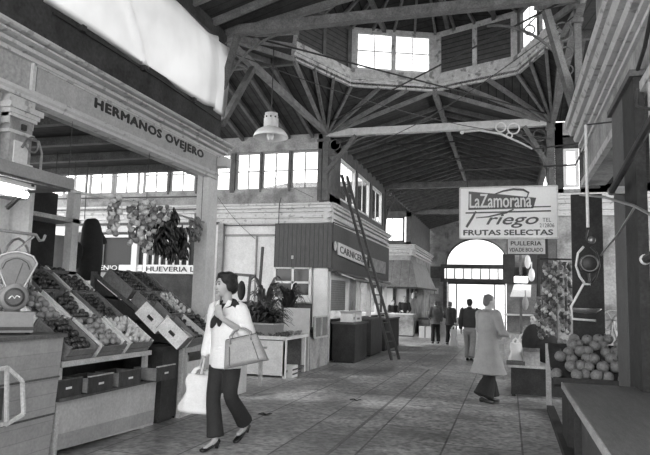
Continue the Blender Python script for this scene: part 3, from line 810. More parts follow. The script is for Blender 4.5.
# street beyond the doorway
tag(build('street_building', MB().box((-9, 52, 0), (7, 53, 9)), M('sunlit_facade', .7, .8, .12, 1.0)), 'pale sunlit house front across the street beyond the far doorway', 'building')

# RIGHT SIDE ---------------------------------------------------------------
cornice_y('trim_19', .98, .8, 8.9, 3.55, [(0, 0), (.03, 0), (.03, .04), (.005, .045), (.005, .07), (.06, .075), (.06, .12), (.02, .125), (.02, .15), (.1, .155), (.12, .19), (.12, .21), (.07, .215), (.07, .235), (.16, .24), (.19, .29), (.19, .305), (.14, .31), (.14, .33), (.22, .335), (.24, .37), (.24, .4), (.0, .42)], -1)
struct('wall_right_near', MB().box((.98, .8, 3.1), (1.25, 8.9, 3.97)), plaster)
b = MB().box((1.0, .8, 3.97), (1.2, 8.9, 4.5)).box((1.0, .8, 4.5), (1.2, 7.5, 5.5))
struct('wall_right_upper', b, plaster)
struct('trim_20', MB().box((.94, .8, 3.08), (1.0, 8.9, 3.16)), mould)
struct('wall_right_pier', MB().box((.99, 1.2, 0), (1.3, 4.9, 3.12)), plaster_lt)
struct('trim_21', MB().tube([(.965, 4.7, .0), (.965, 4.7, 3.1)], .018, 8), plaster)
struct('wall_right_post', MB().box((.9, 5.42, 0), (.99, 5.95, 3.2)), M('post_paint', .1, .6, .25, 5))
sh_ = struct('door_2', MB().box((.9, 4.93, .0), (.97, 5.4, 3.2)), wood_dk)
build('door_rail', MB().box((.87, 4.9, 3.2), (1.0, 6.0, 3.25)), wood_md, sh_)
struct('wall_right_stall_end', MB().box((.78, 8.52, 0), (1.15, 8.58, 2.92)), wood_dk)
struct('ceiling_right_stall', MB().box((.98, .8, 3.12), (4, 8.9, 3.18)), boards_y)
struct('wall_right_inner', MB().box((3.9, .8, 0), (4, 8.0, 3.12)), plaster_dk)
# building across the right arm
struct('wall_right_middle', MB().box((XR + .1, Y2 + .05, 0), (7, Y2 + .25, 4.0)), plaster)
cornice_x('trim_22', Y2, XR + .1, 7, 3.4, PB)
struct('wall_right_middle_upper', MB().box((1.9, Y2 + .05, 3.9), (7, Y2 + .2, 4.16)).box((1.0, Y2 + .05, 5.15), (7, Y2 + .2, 5.5)), plaster)
window((1.17, Y2 + .1), (1, 0), .3, 4.05, 4.9, 1, 2, white_p)
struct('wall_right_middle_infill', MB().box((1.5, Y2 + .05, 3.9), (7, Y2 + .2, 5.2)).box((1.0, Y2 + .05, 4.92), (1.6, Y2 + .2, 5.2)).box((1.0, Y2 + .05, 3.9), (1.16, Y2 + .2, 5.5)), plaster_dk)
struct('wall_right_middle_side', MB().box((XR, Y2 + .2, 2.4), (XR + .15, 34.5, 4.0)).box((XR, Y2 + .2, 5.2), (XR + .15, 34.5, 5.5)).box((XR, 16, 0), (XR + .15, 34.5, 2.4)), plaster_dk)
# ================================================================== PEOPLE
def lerp(a, b, t): return a + (b - a) * t
def limb(mb, pts, rs, n=12, side=(1, 0, 0), sub=3, rnd=.7):
    """smooth tapered limb through pts with radii rs"""
    P = []; Rr = []
    pts = [V(q) for q in pts]
    rs = [(r, r) if not isinstance(r, (tuple, list)) else r for r in rs]
    for i in range(len(pts) - 1):
        p0 = pts[max(i - 1, 0)]; p1 = pts[i]; p2 = pts[i + 1]; p3 = pts[min(i + 2, len(pts) - 1)]
        for k in range(sub):
            t = k / sub
            P.append(0.5 * ((2 * p1) + (-p0 + p2) * t + (2 * p0 - 5 * p1 + 4 * p2 - p3) * t * t + (-p0 + 3 * p1 - 3 * p2 + p3) * t ** 3))
            Rr.append((lerp(rs[i][0], rs[i + 1][0], t), lerp(rs[i][1], rs[i + 1][1], t)))
    P.append(pts[-1]); Rr.append(rs[-1])
    # rounded ends
    a, b = P[0], P[1]; d = (a - b).normalized(); r = min(Rr[0])
    P.insert(0, a + d * r * rnd); Rr.insert(0, (Rr[0][0] * .6, Rr[0][1] * .6))
    a, b = P[-1], P[-2]; d = (a - b).normalized(); r = min(Rr[-1])
    P.append(a + d * r * rnd); Rr.append((Rr[-1][0] * .6, Rr[-1][1] * .6))
    return mb.tube(P, Rr, n, side=side)
def hand(mb, wrist, d, palm, thumb_side, curl=.5, s=1.0):
    """d: direction wrist->fingers, palm: direction the palm faces, thumb_side: direction of the thumb; five bent fingers"""
    w = V(wrist); d = V(d).normalized(); pl = V(palm); pl = (pl - d * pl.dot(d)).normalized(); sd = d.cross(pl)
    if sd.dot(V(thumb_side)) < 0: sd = -sd
    mb.tube([w - d * .01 * s, w + d * .03 * s, w + d * .06 * s, w + d * .088 * s, w + d * .095 * s],
            [(.024 * s, .017 * s), (.034 * s, .017 * s), (.041 * s, .016 * s), (.04 * s, .013 * s), (.03 * s, .008 * s)], 12, side=sd)
    for i, (o, L) in enumerate(((.030, .068), (.011, .078), (-.010, .073), (-.029, .056))):
        p = w + d * .08 * s + sd * o * s; pts = [p]; ang = .12; q = p.copy()
        for seg in (.42, .32, .26):
            ang += curl * (.55 if seg > .4 else .75)
            dd = d * math.cos(ang) + pl * math.sin(ang) + sd * (o * 1.2)
            q = q + dd.normalized() * L * seg * s; pts.append(q.copy())
        mb.tube(pts + [pts[-1] + (pts[-1] - pts[-2]).normalized() * .004 * s], [.0098 * s, .0092 * s, .0085 * s, .0078 * s, .005 * s], 8)
    p = w + d * .022 * s + sd * .026 * s
    pts = [p, p + (sd * .75 + d * .7 + pl * .3).normalized() * .036 * s]
    pts.append(pts[-1] + (sd * .3 + d * .9 + pl * .5).normalized() * .03 * s)
    pts.append(pts[-1] + (sd * .0 + d * .9 + pl * .7).normalized() * .022 * s)
    mb.tube(pts, [.014 * s, .012 * s, .0105 * s, .007 * s], 8)
def head_mb(c, yw, tilt=0, s=1.0, ears=True, look=0):
    """head with face looking along local -y, turned by yw about z; c = centre of skull"""
    c = V(c); Mh = Matrix.Translation(c) @ Matrix.Rotation(yw, 4, 'Z') @ Matrix.Rotation(tilt, 4, 'X')
    mb = MB(); nu, nv = 28, 20; vs = []; fs = []
    for i in range(nv + 1):
        a = PI * i / nv
        for j in range(nu):
            b = 2 * PI * j / nu
            x = math.sin(a) * math.cos(b); y = math.sin(a) * math.sin(b); z = math.cos(a)
            X_, Y_, Z_ = x * .073, y * .092, z * .115
            if z < 0:                       # narrow jaw, chin forward
                k = -z; X_ *= 1 - .32 * k; Y_ = Y_ * (1 - .25 * k) - .022 * k
                if y > 0: Y_ *= 1 - .35 * k
            if y < -.3 and z > -.2 and z < .25: Y_ += .006 * math.exp(-((z - .02) / .12) ** 2)   # eye line
            vs.append(V((X_, Y_, Z_)) * s)
    for i in range(nv):
        for j in range(nu): fs.append((i * nu + j, (i + 1) * nu + j, (i + 1) * nu + (j + 1) % nu, i * nu + (j + 1) % nu))
    mb.add(vs, fs)
    mb.tube([V((0, -.083, .018)) * s, V((0, -.094, -.005)) * s, V((0, -.108, -.028)) * s, V((0, -.094, -.036)) * s], [.007 * s, .009 * s, .013 * s, .009 * s], 8)   # nose
    mb.tube([V((-.05, -.078, .03)) * s, V((0, -.09, .034)) * s, V((.05, -.078, .03)) * s], [.006 * s, .008 * s, .006 * s], 6)   # brow ridge
    mb.tube([V((-.022, -.085, -.062)) * s, V((0, -.096, -.06)) * s, V((.022, -.085, -.062)) * s], [.005 * s, .0085 * s, .005 * s], 6)  # lips
    mb.ball(V((0, -.083, -.098)) * s, (.022 * s, .018 * s, .016 * s))                                       # chin
    if ears:
        for q in (-1, 1): mb.ball(V((q * .074, .012, -.01)) * s, (.01 * s, .02 * s, .032 * s))
    return mb.xf(Mh), Mh
def face_parts(Mh, parent, s, root_name='eye'):
    for q in (-1, 1):
        e = MB().ball(V((q * .031, -.0835, .012)) * s, (.013 * s, .007 * s, .0075 * s)).xf(Mh)
        build('eye', e, M('eye_dark', .05, .2), parent, True)
        e = MB().tube([V((q * .014, -.0925, .032)) * s, V((q * .034, -.0905, .038)) * s, V((q * .052, -.079, .032)) * s], .0035 * s, 5).xf(Mh)
        build('eyebrow', e, hair_dk, parent)
    e = MB().tube([V((-.024, -.0885, -.063)) * s, V((0, -.1015, -.0625)) * s, V((.024, -.0885, -.063)) * s], [.002 * s, .0042 * s, .002 * s], 6).xf(Mh)
    build('mouth', e, M('lips', .12, .5), parent, True)
def hair_mb(Mh, s, style):
    mb = MB()
    rnd = random.Random(3)
    if style == 'bob':      # full, combed-back dark hair covering crown, sides and nape
        mb.ball(V((0, .032, .045)) * s, V((.094, .098, .098)) * s, 18, 12)
        mb.ball(V((0, .075, -.005)) * s, V((.086, .062, .09)) * s, 16, 10)
        mb.ball(V((.05, .01, .065)) * s, V((.058, .08, .07)) * s); mb.ball(V((-.05, .0, .065)) * s, V((.05, .078, .068)) * s)
        mb.ball(V((0, -.03, .098)) * s, V((.075, .055, .04)) * s)
        for q in (-1, 1): mb.ball(V((q * .075, .02, -.01)) * s, V((.024, .045, .055)) * s)
        for i in range(36):
            a = rnd.uniform(-2.6, 2.6); h = rnd.uniform(-.04, .11)
            p = V((math.sin(a) * .09, .03 + math.cos(a) * .085, h)) * s
            if p.y > -.03 * s: mb.ball(p, .017 * s, 7, 5)
    else:
        mb.ball(V((0, .022, .03)) * s, V((.08, .086, .094)) * s, 18, 12)
        mb.ball(V((0, .055, -.015)) * s, V((.068, .052, .07)) * s, 14, 9)
        for q in (-1, 1): mb.ball(V((q * .066, .012, .02)) * s, V((.014, .03, .04)) * s)
        for i in range(24):
            a = rnd.uniform(-2.3, 2.3); h = rnd.uniform(.0, .1)
            mb.ball(V((math.sin(a) * .07, .025 + math.cos(a) * .07, h)) * s, .014 * s, 7, 5)
    return mb.xf(Mh)

def shoe(mb, heel, toe, w=.042, h=.06, heelh=.02):
    heel, toe = V(heel), V(toe); d = (toe - heel).normalized(); L = (toe - heel).length
    sd = d.cross(V((0, 0, 1))).normalized()
    pts = [heel + V((0, 0, h * .55 + heelh)), heel + d * L * .18 + V((0, 0, h * .6 + heelh)), heel + d * L * .45 + V((0, 0, h * .45 + heelh * .5)), heel + d * L * .75 + V((0, 0, h * .36)), heel + d * L * .95 + V((0, 0, h * .27)), toe + V((0, 0, h * .22))]
    mb.tube(pts, [(w * .6, h * .45), (w * .8, h * .55), (w * .85, h * .42), (w, h * .34), (w * .75, h * .25), (w * .35, h * .14)], 12, side=sd)
    if heelh > .025: mb.tube([heel + d * .025 + V((0, 0, 0)), heel + d * .02 + V((0, 0, heelh + .02))], [.016, .024], 8)

# ---- woman in the foreground: local frame, faces -y, her left is +x
def make_woman():
    t = thing('person', 'woman striding with white shirt, dark neckerchief, dark trousers, handbag on her arm', 'person', (0, 0, 0))
    s = 1.03
    # joints
    pel = V((0, 0, .88)); nk = V((0, -.01, 1.44)); hc = V((-.02, -.035, 1.605))
    shL, shR = V((.165, 0, 1.37)), V((-.165, 0, 1.37))
    elL = V((.235, .05, 1.1)); wrL = V((.08, -.2, 1.27))
    elR = V((-.225, .01, 1.09)); wrR = V((-.215, -.09, .85))
    hpL, hpR = V((.085, 0, .86)), V((-.085, 0, .86))
    knL, anL = V((.1, -.03, .5)), V((.1, .27, .17))       # rear leg
    knR, anR = V((-.03, -.14, .47)), V((.04, -.17, .1))      # front leg
    b = MB()
    limb(b, [(0, 0, .8), pel, (0, 0, 1.0), (0, -.01, 1.15), (0, 0, 1.28), (0, 0, 1.38)], [(.12, .09), (.155, .105), (.125, .09), (.135, .1), (.155, .1), (.11, .07)], 20)
    b.tube([(0, .0, 1.36), (0, -.008, 1.44), (-.005, -.02, 1.54)], [.06, .048, .05], 14)
    limb(b, [shL + V((-.05, 0, .01)), shL, lerp(shL, elL, .5), elL, lerp(elL, wrL, .4), wrL], [.05, .05, .042, .036, .035, .024])
    limb(b, [shR + V((.05, 0, .01)), shR, lerp(shR, elR, .5), elR, lerp(elR, wrR, .4), wrR], [.05, .05, .042, .036, .034, .023])
    limb(b, [hpL, lerp(hpL, knL, .5), knL, lerp(knL, anL, .4), anL], [.085, .07, .052, .048, .032])
    limb(b, [hpR, lerp(hpR, knR, .5), knR, lerp(knR, anR, .4), anR], [.085, .07, .052, .048, .032])
    limb(b, [anL, anL + V((0, -.05, -.04)), anL + V((0, -.14, -.075))], [.03, .03, .024])
    limb(b, [anR, anR + V((-.01, -.05, -.045)), anR + V((-.02, -.14, -.07))], [.03, .03, .024])
    hand(b, wrL + (wrL - elL).normalized() * .01, (-.25, -.3, .9), (-.3, .9, .3), (-1, 0, .2), .5)
    hand(b, wrR + V((0, -.003, -.01)), (0, -.15, -1), (1, 0, 0), (0, -1, 0), 1.15)
    hm_, Mh = head_mb(hc, -.5, .03, s)
    b.v += []; n = len(b.v); b.v += hm_.v; b.f += [tuple(i + n for i in f) for f in hm_.f]
    body = fused('body', b, .0065, skin_m, t, 3)
    face_parts(Mh, body, s)
    hr = hair_mb(Mh, s, 'bob'); fused('hair', hr, .008, hair_dk, t, 4)
    # white shirt: torso + sleeves
    c = MB()
    limb(c, [(0, 0, .77), (0, 0, .86), (0, 0, .98), (0, -.01, 1.12), (0, -.005, 1.26), (0, 0, 1.36), (0, 0, 1.405)], [(.185, .135), (.185, .135), (.168, .125), (.168, .128), (.175, .13), (.15, .1), (.085, .07)], 24, rnd=.1)
    limb(c, [shL + V((-.08, 0, .005)), shL, lerp(shL, elL, .5) + V((.012, 0, 0)), elL + V((.008, .008, -.005)), lerp(elL, wrL, .32)], [.062, .068, .066, .064, .052], 14)
    limb(c, [shR + V((.08, 0, .005)), shR, lerp(shR, elR, .5), elR, lerp(elR, wrR, .5), lerp(elR, wrR, .8)], [.062, .066, .06, .055, .05, .042], 14)
    for i in range(7):      # soft folds
        z = .84 + i * .07; a = (-1) ** i * .5
        c.tube([(.15 * math.sin(a + k * .5 - 1), -.125 * math.cos(a + k * .5 - 1), z + k * .02) for k in range(5)], [.004, .01, .012, .01, .004], 6)
    sh = fused('shirt', c, .008, cloth_wh, t, 3)
    col_ = MB()
    for q in (-1, 1):
        col_.prism([(q * .02, -.112, 1.36), (q * .09, -.085, 1.40), (q * .085, -.05, 1.45), (q * .055, -.07, 1.455)], (0, -.012, 0))
    build('collar', col_, cloth_wh, sh)
    # dark neckerchief with hanging ends
    k = MB().tube(arc((0, -.01, 1.42), .077, 0, 2 * PI, 20, (1, 0, .0), (0, .95, .35))[:-1], [.028] * 20, 8, closed=True)
    k.ball((-.005, -.105, 1.375), (.022, .018, .02))
    limb(k, [(-.005, -.11, 1.37), (-.035, -.135, 1.30), (-.075, -.142, 1.22), (-.095, -.142, 1.17)], [(.016, .012), (.034, .012), (.042, .01), (.016, .008)], 8)
    limb(k, [(-.005, -.11, 1.37), (.012, -.14, 1.3), (.008, -.148, 1.23), (.0, -.146, 1.19)], [(.016, .012), (.03, .012), (.036, .01), (.016, .008)], 8)
    limb(k, [(.05, -.03, 1.43), (.12, -.045, 1.42), (.17, -.035, 1.395)], [(.03, .025), (.04, .025), (.016, .012)], 8)
    fused('neckerchief', k, .007, cloth_dk, t, 2)
    # trousers
    p = MB()
    limb(p, [(0, 0, .78), (0, 0, .84), (0, 0, .93)], [(.165, .12), (.17, .122), (.15, .11)], 20)
    limb(p, [hpL + V((0, 0, -.02)), lerp(hpL, knL, .5), knL, lerp(knL, anL, .5), lerp(knL, anL, .9)], [.098, .085, .072, .078, .088], 16, rnd=.1)
    limb(p, [hpR + V((0, 0, -.02)), lerp(hpR, knR, .5), knR, lerp(knR, anR, .5), lerp(knR, anR, .95)], [.098, .085, .072, .078, .088], 16, rnd=.1)
    fused('trousers', p, .009, M('dark_grey_trousers', .025, .85, .2, 10), t, 3)
    for an, ang in ((anR, 0), (anL, 1)):
        m = MB()
        if ang == 0: shoe(m, (an.x, an.y + .055, 0), (an.x - .03, an.y - .19, 0), .042, .06, .03)
        else: shoe(m, (an.x, an.y + .055, .09), (an.x - .02, an.y - .17, .0), .042, .06, .03)
        build('shoe', m, M('shoe_leather', .015, .25, .1, 6), t, True)
    belt = MB().prism([(-.19, -.11, .86), (-.155, -.13, .86), (-.165, -.16, .7), (-.2, -.15, .71)], (.005, -.01, 0))
    build('belt_end', belt, white_p, t, label='white hanging belt end')
    for o in bpy.data.objects:
        pass
    return t, (elL, wrL, wrR)
woman, (elL, wrL, wrR) = make_woman()
WP, WA = V((-2.79, 5.92, 0)), math.radians(-10)
woman.location = WP; woman.rotation_euler = (0, 0, WA)
Wm = Matrix.Translation(WP) @ Matrix.Rotation(WA, 4, 'Z')
# handbag hanging from her left forearm
def handbag():
    t = thing('handbag', 'large grey leather handbag with two loop handles hanging on the striding woman', 'handbag', (0, 0, 0))
    def f(u, v):
        a = 2 * PI * u; w = lerp(.23, .165, v); d = lerp(.075, .03, v ** 1.5)
        ca, sa = math.cos(a), math.sin(a); k = .55
        return (w * math.copysign(abs(ca) ** k, ca), d * math.copysign(abs(sa) ** k, sa), v * .27 - .012 * math.cos(a * 2) * (1 - v))
    m = MB(); nu, nv = 40, 8
    vs = [V(f(i / nu, j / nv)) for j in range(nv + 1) for i in range(nu)]
    fs = [(j * nu + i, j * nu + (i + 1) % nu, (j + 1) * nu + (i + 1) % nu, (j + 1) * nu + i) for j in range(nv) for i in range(nu)]
    fs += [tuple(range(nu))[::-1], tuple(nv * nu + i for i in range(nu))]
    leather = M('grey_leather', .32, .42, .15, 9, bump=.1)
    build('bag_body', m.add(vs, fs), leather, t, True)
    for y in (-.04, .04):
        h = MB().tube([V((-.11, y, .22)), V((-.1, y * .9, .3)), V((-.05, y * .4, .345)), V((0, y * .2, .36)), V((.05, y * .4, .345)), V((.1, y * .9, .3)), V((.11, y, .22))], .009, 8)
        build('handle', h, leather, t, True)
    build('zip', MB().tube([(-.16, 0, .272), (.16, 0, .272)], .005, 6), iron, t)
    for q in (-1, 1): build('seam', MB().tube([(q * .15, -.072, .02), (q * .12, -.055, .2)], .004, 5), M('seam_thread', .1), t)
    return t
bag = handbag()
fp_ = Wm @ lerp(elL, wrL, .3)
bag.location = (fp_.x + .1, fp_.y - .06, fp_.z - .355 + .035); bag.rotation_euler = (0, math.radians(-14), math.radians(8))
# white carrier bag in her right hand
def plastic_bag(name_label, s, dark=None, group=None):
    t = thing('carrier_bag', name_label, 'bag', (0, 0, 0), group)
    rnd = random.Random(5)
    nu, nv = 28, 14; ph = [rnd.uniform(0, 6) for _ in range(6)]
    vs = []
    for j in range(nv + 1):
        v = j / nv
        w = (.145 * (1 - .35 * v) + .012 * math.sin(v * 9)) * s; d = (.075 * (1 - .55 * v)) * s
        for i in range(nu):
            a = 2 * PI * i / nu; ca, sa = math.cos(a), math.sin(a)
            r = 1 + .05 * math.sin(5 * a + ph[0] + v * 7) + .03 * math.sin(9 * a + ph[1] - v * 11)
            vs.append(V((w * r * math.copysign(abs(ca) ** .7, ca), d * r * math.copysign(abs(sa) ** .7, sa), v * .43 * s)))
    fs = [(j * nu + i, j * nu + (i + 1) % nu, (j + 1) * nu + (i + 1) % nu, (j + 1) * nu + i) for j in range(nv) for i in range(nu)]
    fs += [tuple(range(nu))[::-1], tuple(nv * nu + i for i in range(nu))]
    build('bag_body', MB().add(vs, fs), cloth_wh, t, True)
    for y in (-.02, .02):
        build('bag_handle', MB().tube([V((-.07, y, .41)) * s, V((-.04, y * .6, .49)) * s, V((0, 0, .52)) * s, V((.04, y * .6, .49)) * s, V((.07, y, .41)) * s], [(.02 * s, .004)] * 5, 8), cloth_wh, t, True)
    return t
pb = plastic_bag('white plastic carrier bag hanging from the right hand of the striding woman', 1.0)
hp_ = Wm @ (wrR + V((.0, -.02, -.1)))
pb.scale = (1.22, 1.1, .88)
pb.location = (hp_.x - .05, hp_.y + .02, hp_.z - .44); pb.rotation_euler = (0, math.radians(4), math.radians(15))

def make_man(label, h, coat, coat_len, trouser_m, hair, hair_m, armsfwd, stride, flare=0.0, sleeves=None, voxel=.009, headyaw=0.0, lean=0.0, headtilt=0.0):
    """standing or walking figure, faces -y"""
    t = thing('person', label, 'person', (0, 0, 0))
    s = h / 1.72
    def S(*a): return V(a) * s
    shL, shR = S(.19, lean * -.02, 1.41), S(-.19, lean * -.02, 1.41)
    if armsfwd == 2:
        elL, wrL = S(.25, -.06, 1.13), S(.17, -.28, 1.06); elR, wrR = S(-.25, -.06, 1.13), S(-.15, -.28, 1.08)
    elif armsfwd == 1:
        elL, wrL = S(.26, .02, 1.13), S(.22, -.2, 1.02); elR, wrR = S(-.24, .03, 1.12), S(-.25, -.05, .87)
    else:
        elL, wrL = S(.25, .04, 1.12), S(.25, -.03, .86); elR, wrR = S(-.25, .02, 1.12), S(-.25, -.06, .87)
    hpL, hpR = S(.09, 0, .88), S(-.09, 0, .88)
    if stride:
        knL, anL = S(.09, -.09, .48), S(.08, -.1, .09); knR, anR = S(-.09, .03, .48), S(-.08, .18, .12)
    else:
        knL, anL = S(.1, -.02, .48), S(.11, .0, .09); knR, anR = S(-.1, -.0, .48), S(-.11, .02, .09)
    b = MB()
    limb(b, [S(0, 0, .82), S(0, 0, .9), S(0, 0, 1.05), S(0, 0, 1.2), S(0, 0, 1.33), S(0, 0, 1.43)], [(.12 * s, .09 * s), (.15 * s, .1 * s), (.14 * s, .1 * s), (.165 * s, .11 * s), (.18 * s, .11 * s), (.12 * s, .08 * s)], 18)
    b.tube([S(0, .0, 1.4), S(0, -.01, 1.48), S(0, -.02, 1.57)], [.065 * s, .055 * s, .055 * s], 12)
    for (a, e, w) in ((shL, elL, wrL), (shR, elR, wrR)):
        limb(b, [a, lerp(a, e, .5), e, lerp(e, w, .4), w], [.055 * s, .047 * s, .04 * s, .038 * s, .027 * s], 10)
    for (a, k, n_) in ((hpL, knL, anL), (hpR, knR, anR)):
        limb(b, [a, lerp(a, k, .5), k, lerp(k, n_, .4), n_], [.085 * s, .072 * s, .052 * s, .048 * s, .034 * s], 10)
        limb(b, [n_, n_ + S(0, -.06, -.05)], [.032 * s, .028 * s], 10)
    for (e, w, sg_) in ((elL, wrL, -1), (elR, wrR, 1)):
        d = (w - e).normalized()
        hand(b, w, d, (sg_ * 1, 0, -.3), (0, -.5, .6), .55, s * 1.05)
    hc = S(0, -.03 - lean * .02, 1.605)
    hm_, Mh = head_mb(hc, headyaw, headtilt, s)
    n = len(b.v); b.v += hm_.v; b.f += [tuple(i + n for i in f) for f in hm_.f]
    body = fused('body', b, voxel, skin_m, t, 2)
    face_parts(Mh, body, s)
    fused('hair', hair_mb(Mh, s, hair), .01, hair_m, t, 3)
    c = MB()
    pts = [(0, 0, 1.45), (0, 0, 1.40), (0, 0, 1.28), (0, 0, 1.12), (0, 0, .98)]
    rs = [(.09, .075), (.165, .115), (.195, .135), (.18, .13), (.18, .135)]
    if coat_len < .85:
        pts += [(0, 0, .8), (0, 0, coat_len)]; rs += [(.205, .155), (.235 + flare, .185 + flare)]
    else:
        pts += [(0, 0, coat_len)]; rs += [(.175, .13)]
    limb(c, [S(*q) for q in pts], [(a * s, d * s) for a, d in rs], 24, rnd=.1)
    for (a, e, w) in ((shL, elL, wrL), (shR, elR, wrR)):
        limb(c, [lerp(a, S(0, 0, 1.4), .3), a, lerp(a, e, .5), e, lerp(e, w, .5), lerp(e, w, .9)], [.07 * s, .075 * s, .068 * s, .062 * s, .055 * s, .05 * s], 12, rnd=.1)
    jk = fused('coat' if coat_len < .85 else 'jacket', c, voxel * 1.1, coat, t, 3)
    build('collar', MB().tube(arc(S(0, 0, 1.455), .078 * s, 0, 2 * PI, 18, (1, 0, 0), (0, 1, .25))[:-1], [(.02 * s, .014 * s)] * 18, 8, closed=True), coat, jk, True)
    p = MB()
    limb(p, [S(0, 0, .82), S(0, 0, .95)], [(.16 * s, .12 * s), (.16 * s, .12 * s)], 18)
    for (a, k, n_) in ((hpL, knL, anL), (hpR, knR, anR)):
        limb(p, [a, lerp(a, k, .5), k, lerp(k, n_, .5), lerp(k, n_, .97)], [.098 * s, .088 * s, .075 * s, (.078 + flare * .6) * s, (.08 + flare) * s], 14, rnd=.1)
    fused('trousers', p, voxel * 1.1, trouser_m, t, 3)
    for n_ in (anL, anR):
        m = MB(); z = max(0, n_.z - .09 * s)
        shoe(m, (n_.x, n_.y + .06 * s, z), (n_.x, n_.y - .2 * s, max(0, z - .03)), .048 * s, .075 * s, .01)
        build('shoe', m, M('black_shoe', .02, .3, .1, 6), t, True)
    return t
man = make_man('grey haired man in a long pale dust coat, seen from behind by the right stall', 1.62, M('dust_coat', .34, .85, .1, 10), .47, M('black_trousers', .02, .9, .2, 10), 'short', hair_gr, 2, True, .085, headyaw=-.25, headtilt=.1)
man.location = (-.31, 9.85, 0); man.rotation_euler = (0, 0, math.radians(135))
man = make_man('man walking away in a short dark jacket and light grey trousers', 1.58, M('dark_jacket', .035, .8, .2, 10), .93, M('grey_trousers', .27, .85, .12, 10), 'short', hair_dk, 0, True)
man.location = (-.97, 16.4, 0); man.rotation_euler = (0, 0, math.radians(172))
man = make_man('person in a grey jacket standing at the far white table, left one of the pair', 1.52, M('grey_jacket', .13, .85, .2, 10), .8, M('black_trousers', .02, .9, .2, 10), 'short', hair_gr, 1, False, voxel=.012)
man.location = (-2.5, 22.4, 0); man.rotation_euler = (0, 0, math.radians(200))
man = make_man('person in a darker jacket at the far white table, right one of the pair', 1.5, M('charcoal_jacket', .06, .85, .2, 10), .8, M('black_trousers', .02, .9, .2, 10), 'short', hair_gr, 1, False, voxel=.012)
man.location = (-1.98, 22.1, 0); man.rotation_euler = (0, 0, math.radians(150))
v = make_man('dark clothed vendor behind the pale counter under the metal hood, right one', 1.66, M('black_coat', .02, .85, .2, 10), .8, M('black_trousers', .02, .9, .2, 10), 'short', hair_gr, 2, False, voxel=.013)
v.location = (-4.35, 26.95, 0); v.rotation_euler = (0, 0, .2)
v = make_man('dark clothed vendor behind the pale counter under the metal hood, left one', 1.5, M('black_coat', .02, .85, .2, 10), .8, M('black_trousers', .02, .9, .2, 10), 'short', hair_dk, 2, False, voxel=.013)
v.location = (-4.85, 26.95, 0); v.rotation_euler = (0, 0, .5)
v = make_man('dark haired vendor in a white coat behind the leafy flower stall', 1.66, M('white_coat', .6, .8, .1, 10), .6, M('black_trousers', .02, .9, .2, 10), 'short', hair_dk, 2, False, voxel=.012)
v.location = (-5.2, 13.2, 0); v.rotation_euler = (0, 0, .4)
v = make_man('dark haired vendor half hidden behind the boxes of the right stall', 1.3, M('check_coat', .3, .85, .5, 30), .6, M('black_trousers', .02, .9, .2, 10), 'short', hair_dk, 2, False, voxel=.012)
v.location = (.42, 11.75, 0); v.rotation_euler = (0, 0, -.5)

# ================================================================== LEFT NEAR STALL: counter, scale
t = thing('market_counter', 'tall pale clad counter with slanting front, carrying the dial scale', 'counter', (-4.3, 3.7, 0))
build('counter_body', MB().prism([(-3.93, 4.78, 0), (-3.86, 4.78, 1.09), (-4.45, 4.78, 1.09), (-4.45, 4.78, 0)], (0, -2.3, 0)), counter_t, t)
build('counter_top', MB().box((-4.47, 2.48, 1.09), (-3.83, 4.8, 1.125)), wood_md, t)
for f in (.38, .68): build('batten', MB().bar((-3.93 + .07 * f + .004, 2.5, 1.09 * f), (-3.93 + .07 * f + .004, 4.78, 1.09 * f), .012, .015), wood_md, t)
def dial_scale():
    t = thing('dial_scale', 'white fan shaped dial weighing scale standing on the tall clad counter', 'scale', (0, 0, 0))
    en = M('scale_enamel', .2, .3, .08, 8, bump=.02)
    m = MB().prism([(-.17, -.12, 0), (.17, -.12, 0), (.17, .14, 0), (-.17, .14, 0)], (0, 0, .16)); m.box((-.175, -.125, .16), (.175, .145, .18)); build('base', m, en, t)
    build('base_trim', MB().box((-.18, -.13, .02), (.18, -.12, .05)), iron, t)
    for x in (-.14, .14): build('foot', MB().lathe([(.02, -.02), (.025, 0)], (x, 0, 0), 8), iron, t)
    build('neck', MB().tube([(0, 0, .17), (0, 0, .26)], [.07, .05], 12), en, t, True)
    Rx = Matrix.Rotation(PI / 2, 3, 'X')
    build('round_housing', MB().lathe([(.09, -.09), (.12, -.07), (.13, 0), (.12, .07), (.1, .09)], (0, 0, .31), 24, Rx), en, t, True)
    d = build('badge_rim', MB().lathe([(.001, .085), (.085, .085), (.085, .1), (.068, .105), (.068, .095), (.001, .095)], (0, 0, .31), 24, Rx), iron, t)
    build('badge', MB().lathe([(.001, .095), (.066, .095), (.066, .101), (.001, .101)], (0, 0, .31), 24, Rx), M('dark_badge', .05, .3), d)
    build('badge_script', MB().tube([V((-.045, -.104, .295)), V((-.02, -.104, .325)), V((0, -.104, .3)), V((.02, -.104, .325)), V((.045, -.104, .31))], .006, 5), white_p, d)
    fan = [(-.07, .40), (.07, .40), (.165, .62), (.13, .68), (.06, .71), (0, .72), (-.06, .71), (-.13, .68), (-.165, .62)]
    build('fan_housing', MB().prism([(x, -.05, z) for x, z in fan], (0, .1, 0)), en, t)
    rim = MB().tube([V((x * 1.02, -.052, z * 1.0)) for x, z in fan], .012, 6, closed=True); build('fan_rim', rim, steel, t)
    ins = [(x * .78, .42 + (z - .42) * .85) for x, z in fan]
    build('dial_face', MB().prism([(x, -.053, z) for x, z in ins], (0, -.004, 0)), M('dial_face', .13, .3, .1, 6), t)
    build('dial_ticks', MB().tube([V((x * .68, -.06, z - .06)) for x, z in fan[2:]], .003, 4), iron, t)
    build('needle', MB().bar((0, -.06, .43), (.05, -.06, .62), .004, .004), iron, t)
    return t
ds = dial_scale(); ds.location = (-4.08, 4.38, 1.145); ds.rotation_euler = (0, 0, math.radians(48)); ds.scale = (.95, .95, .95)
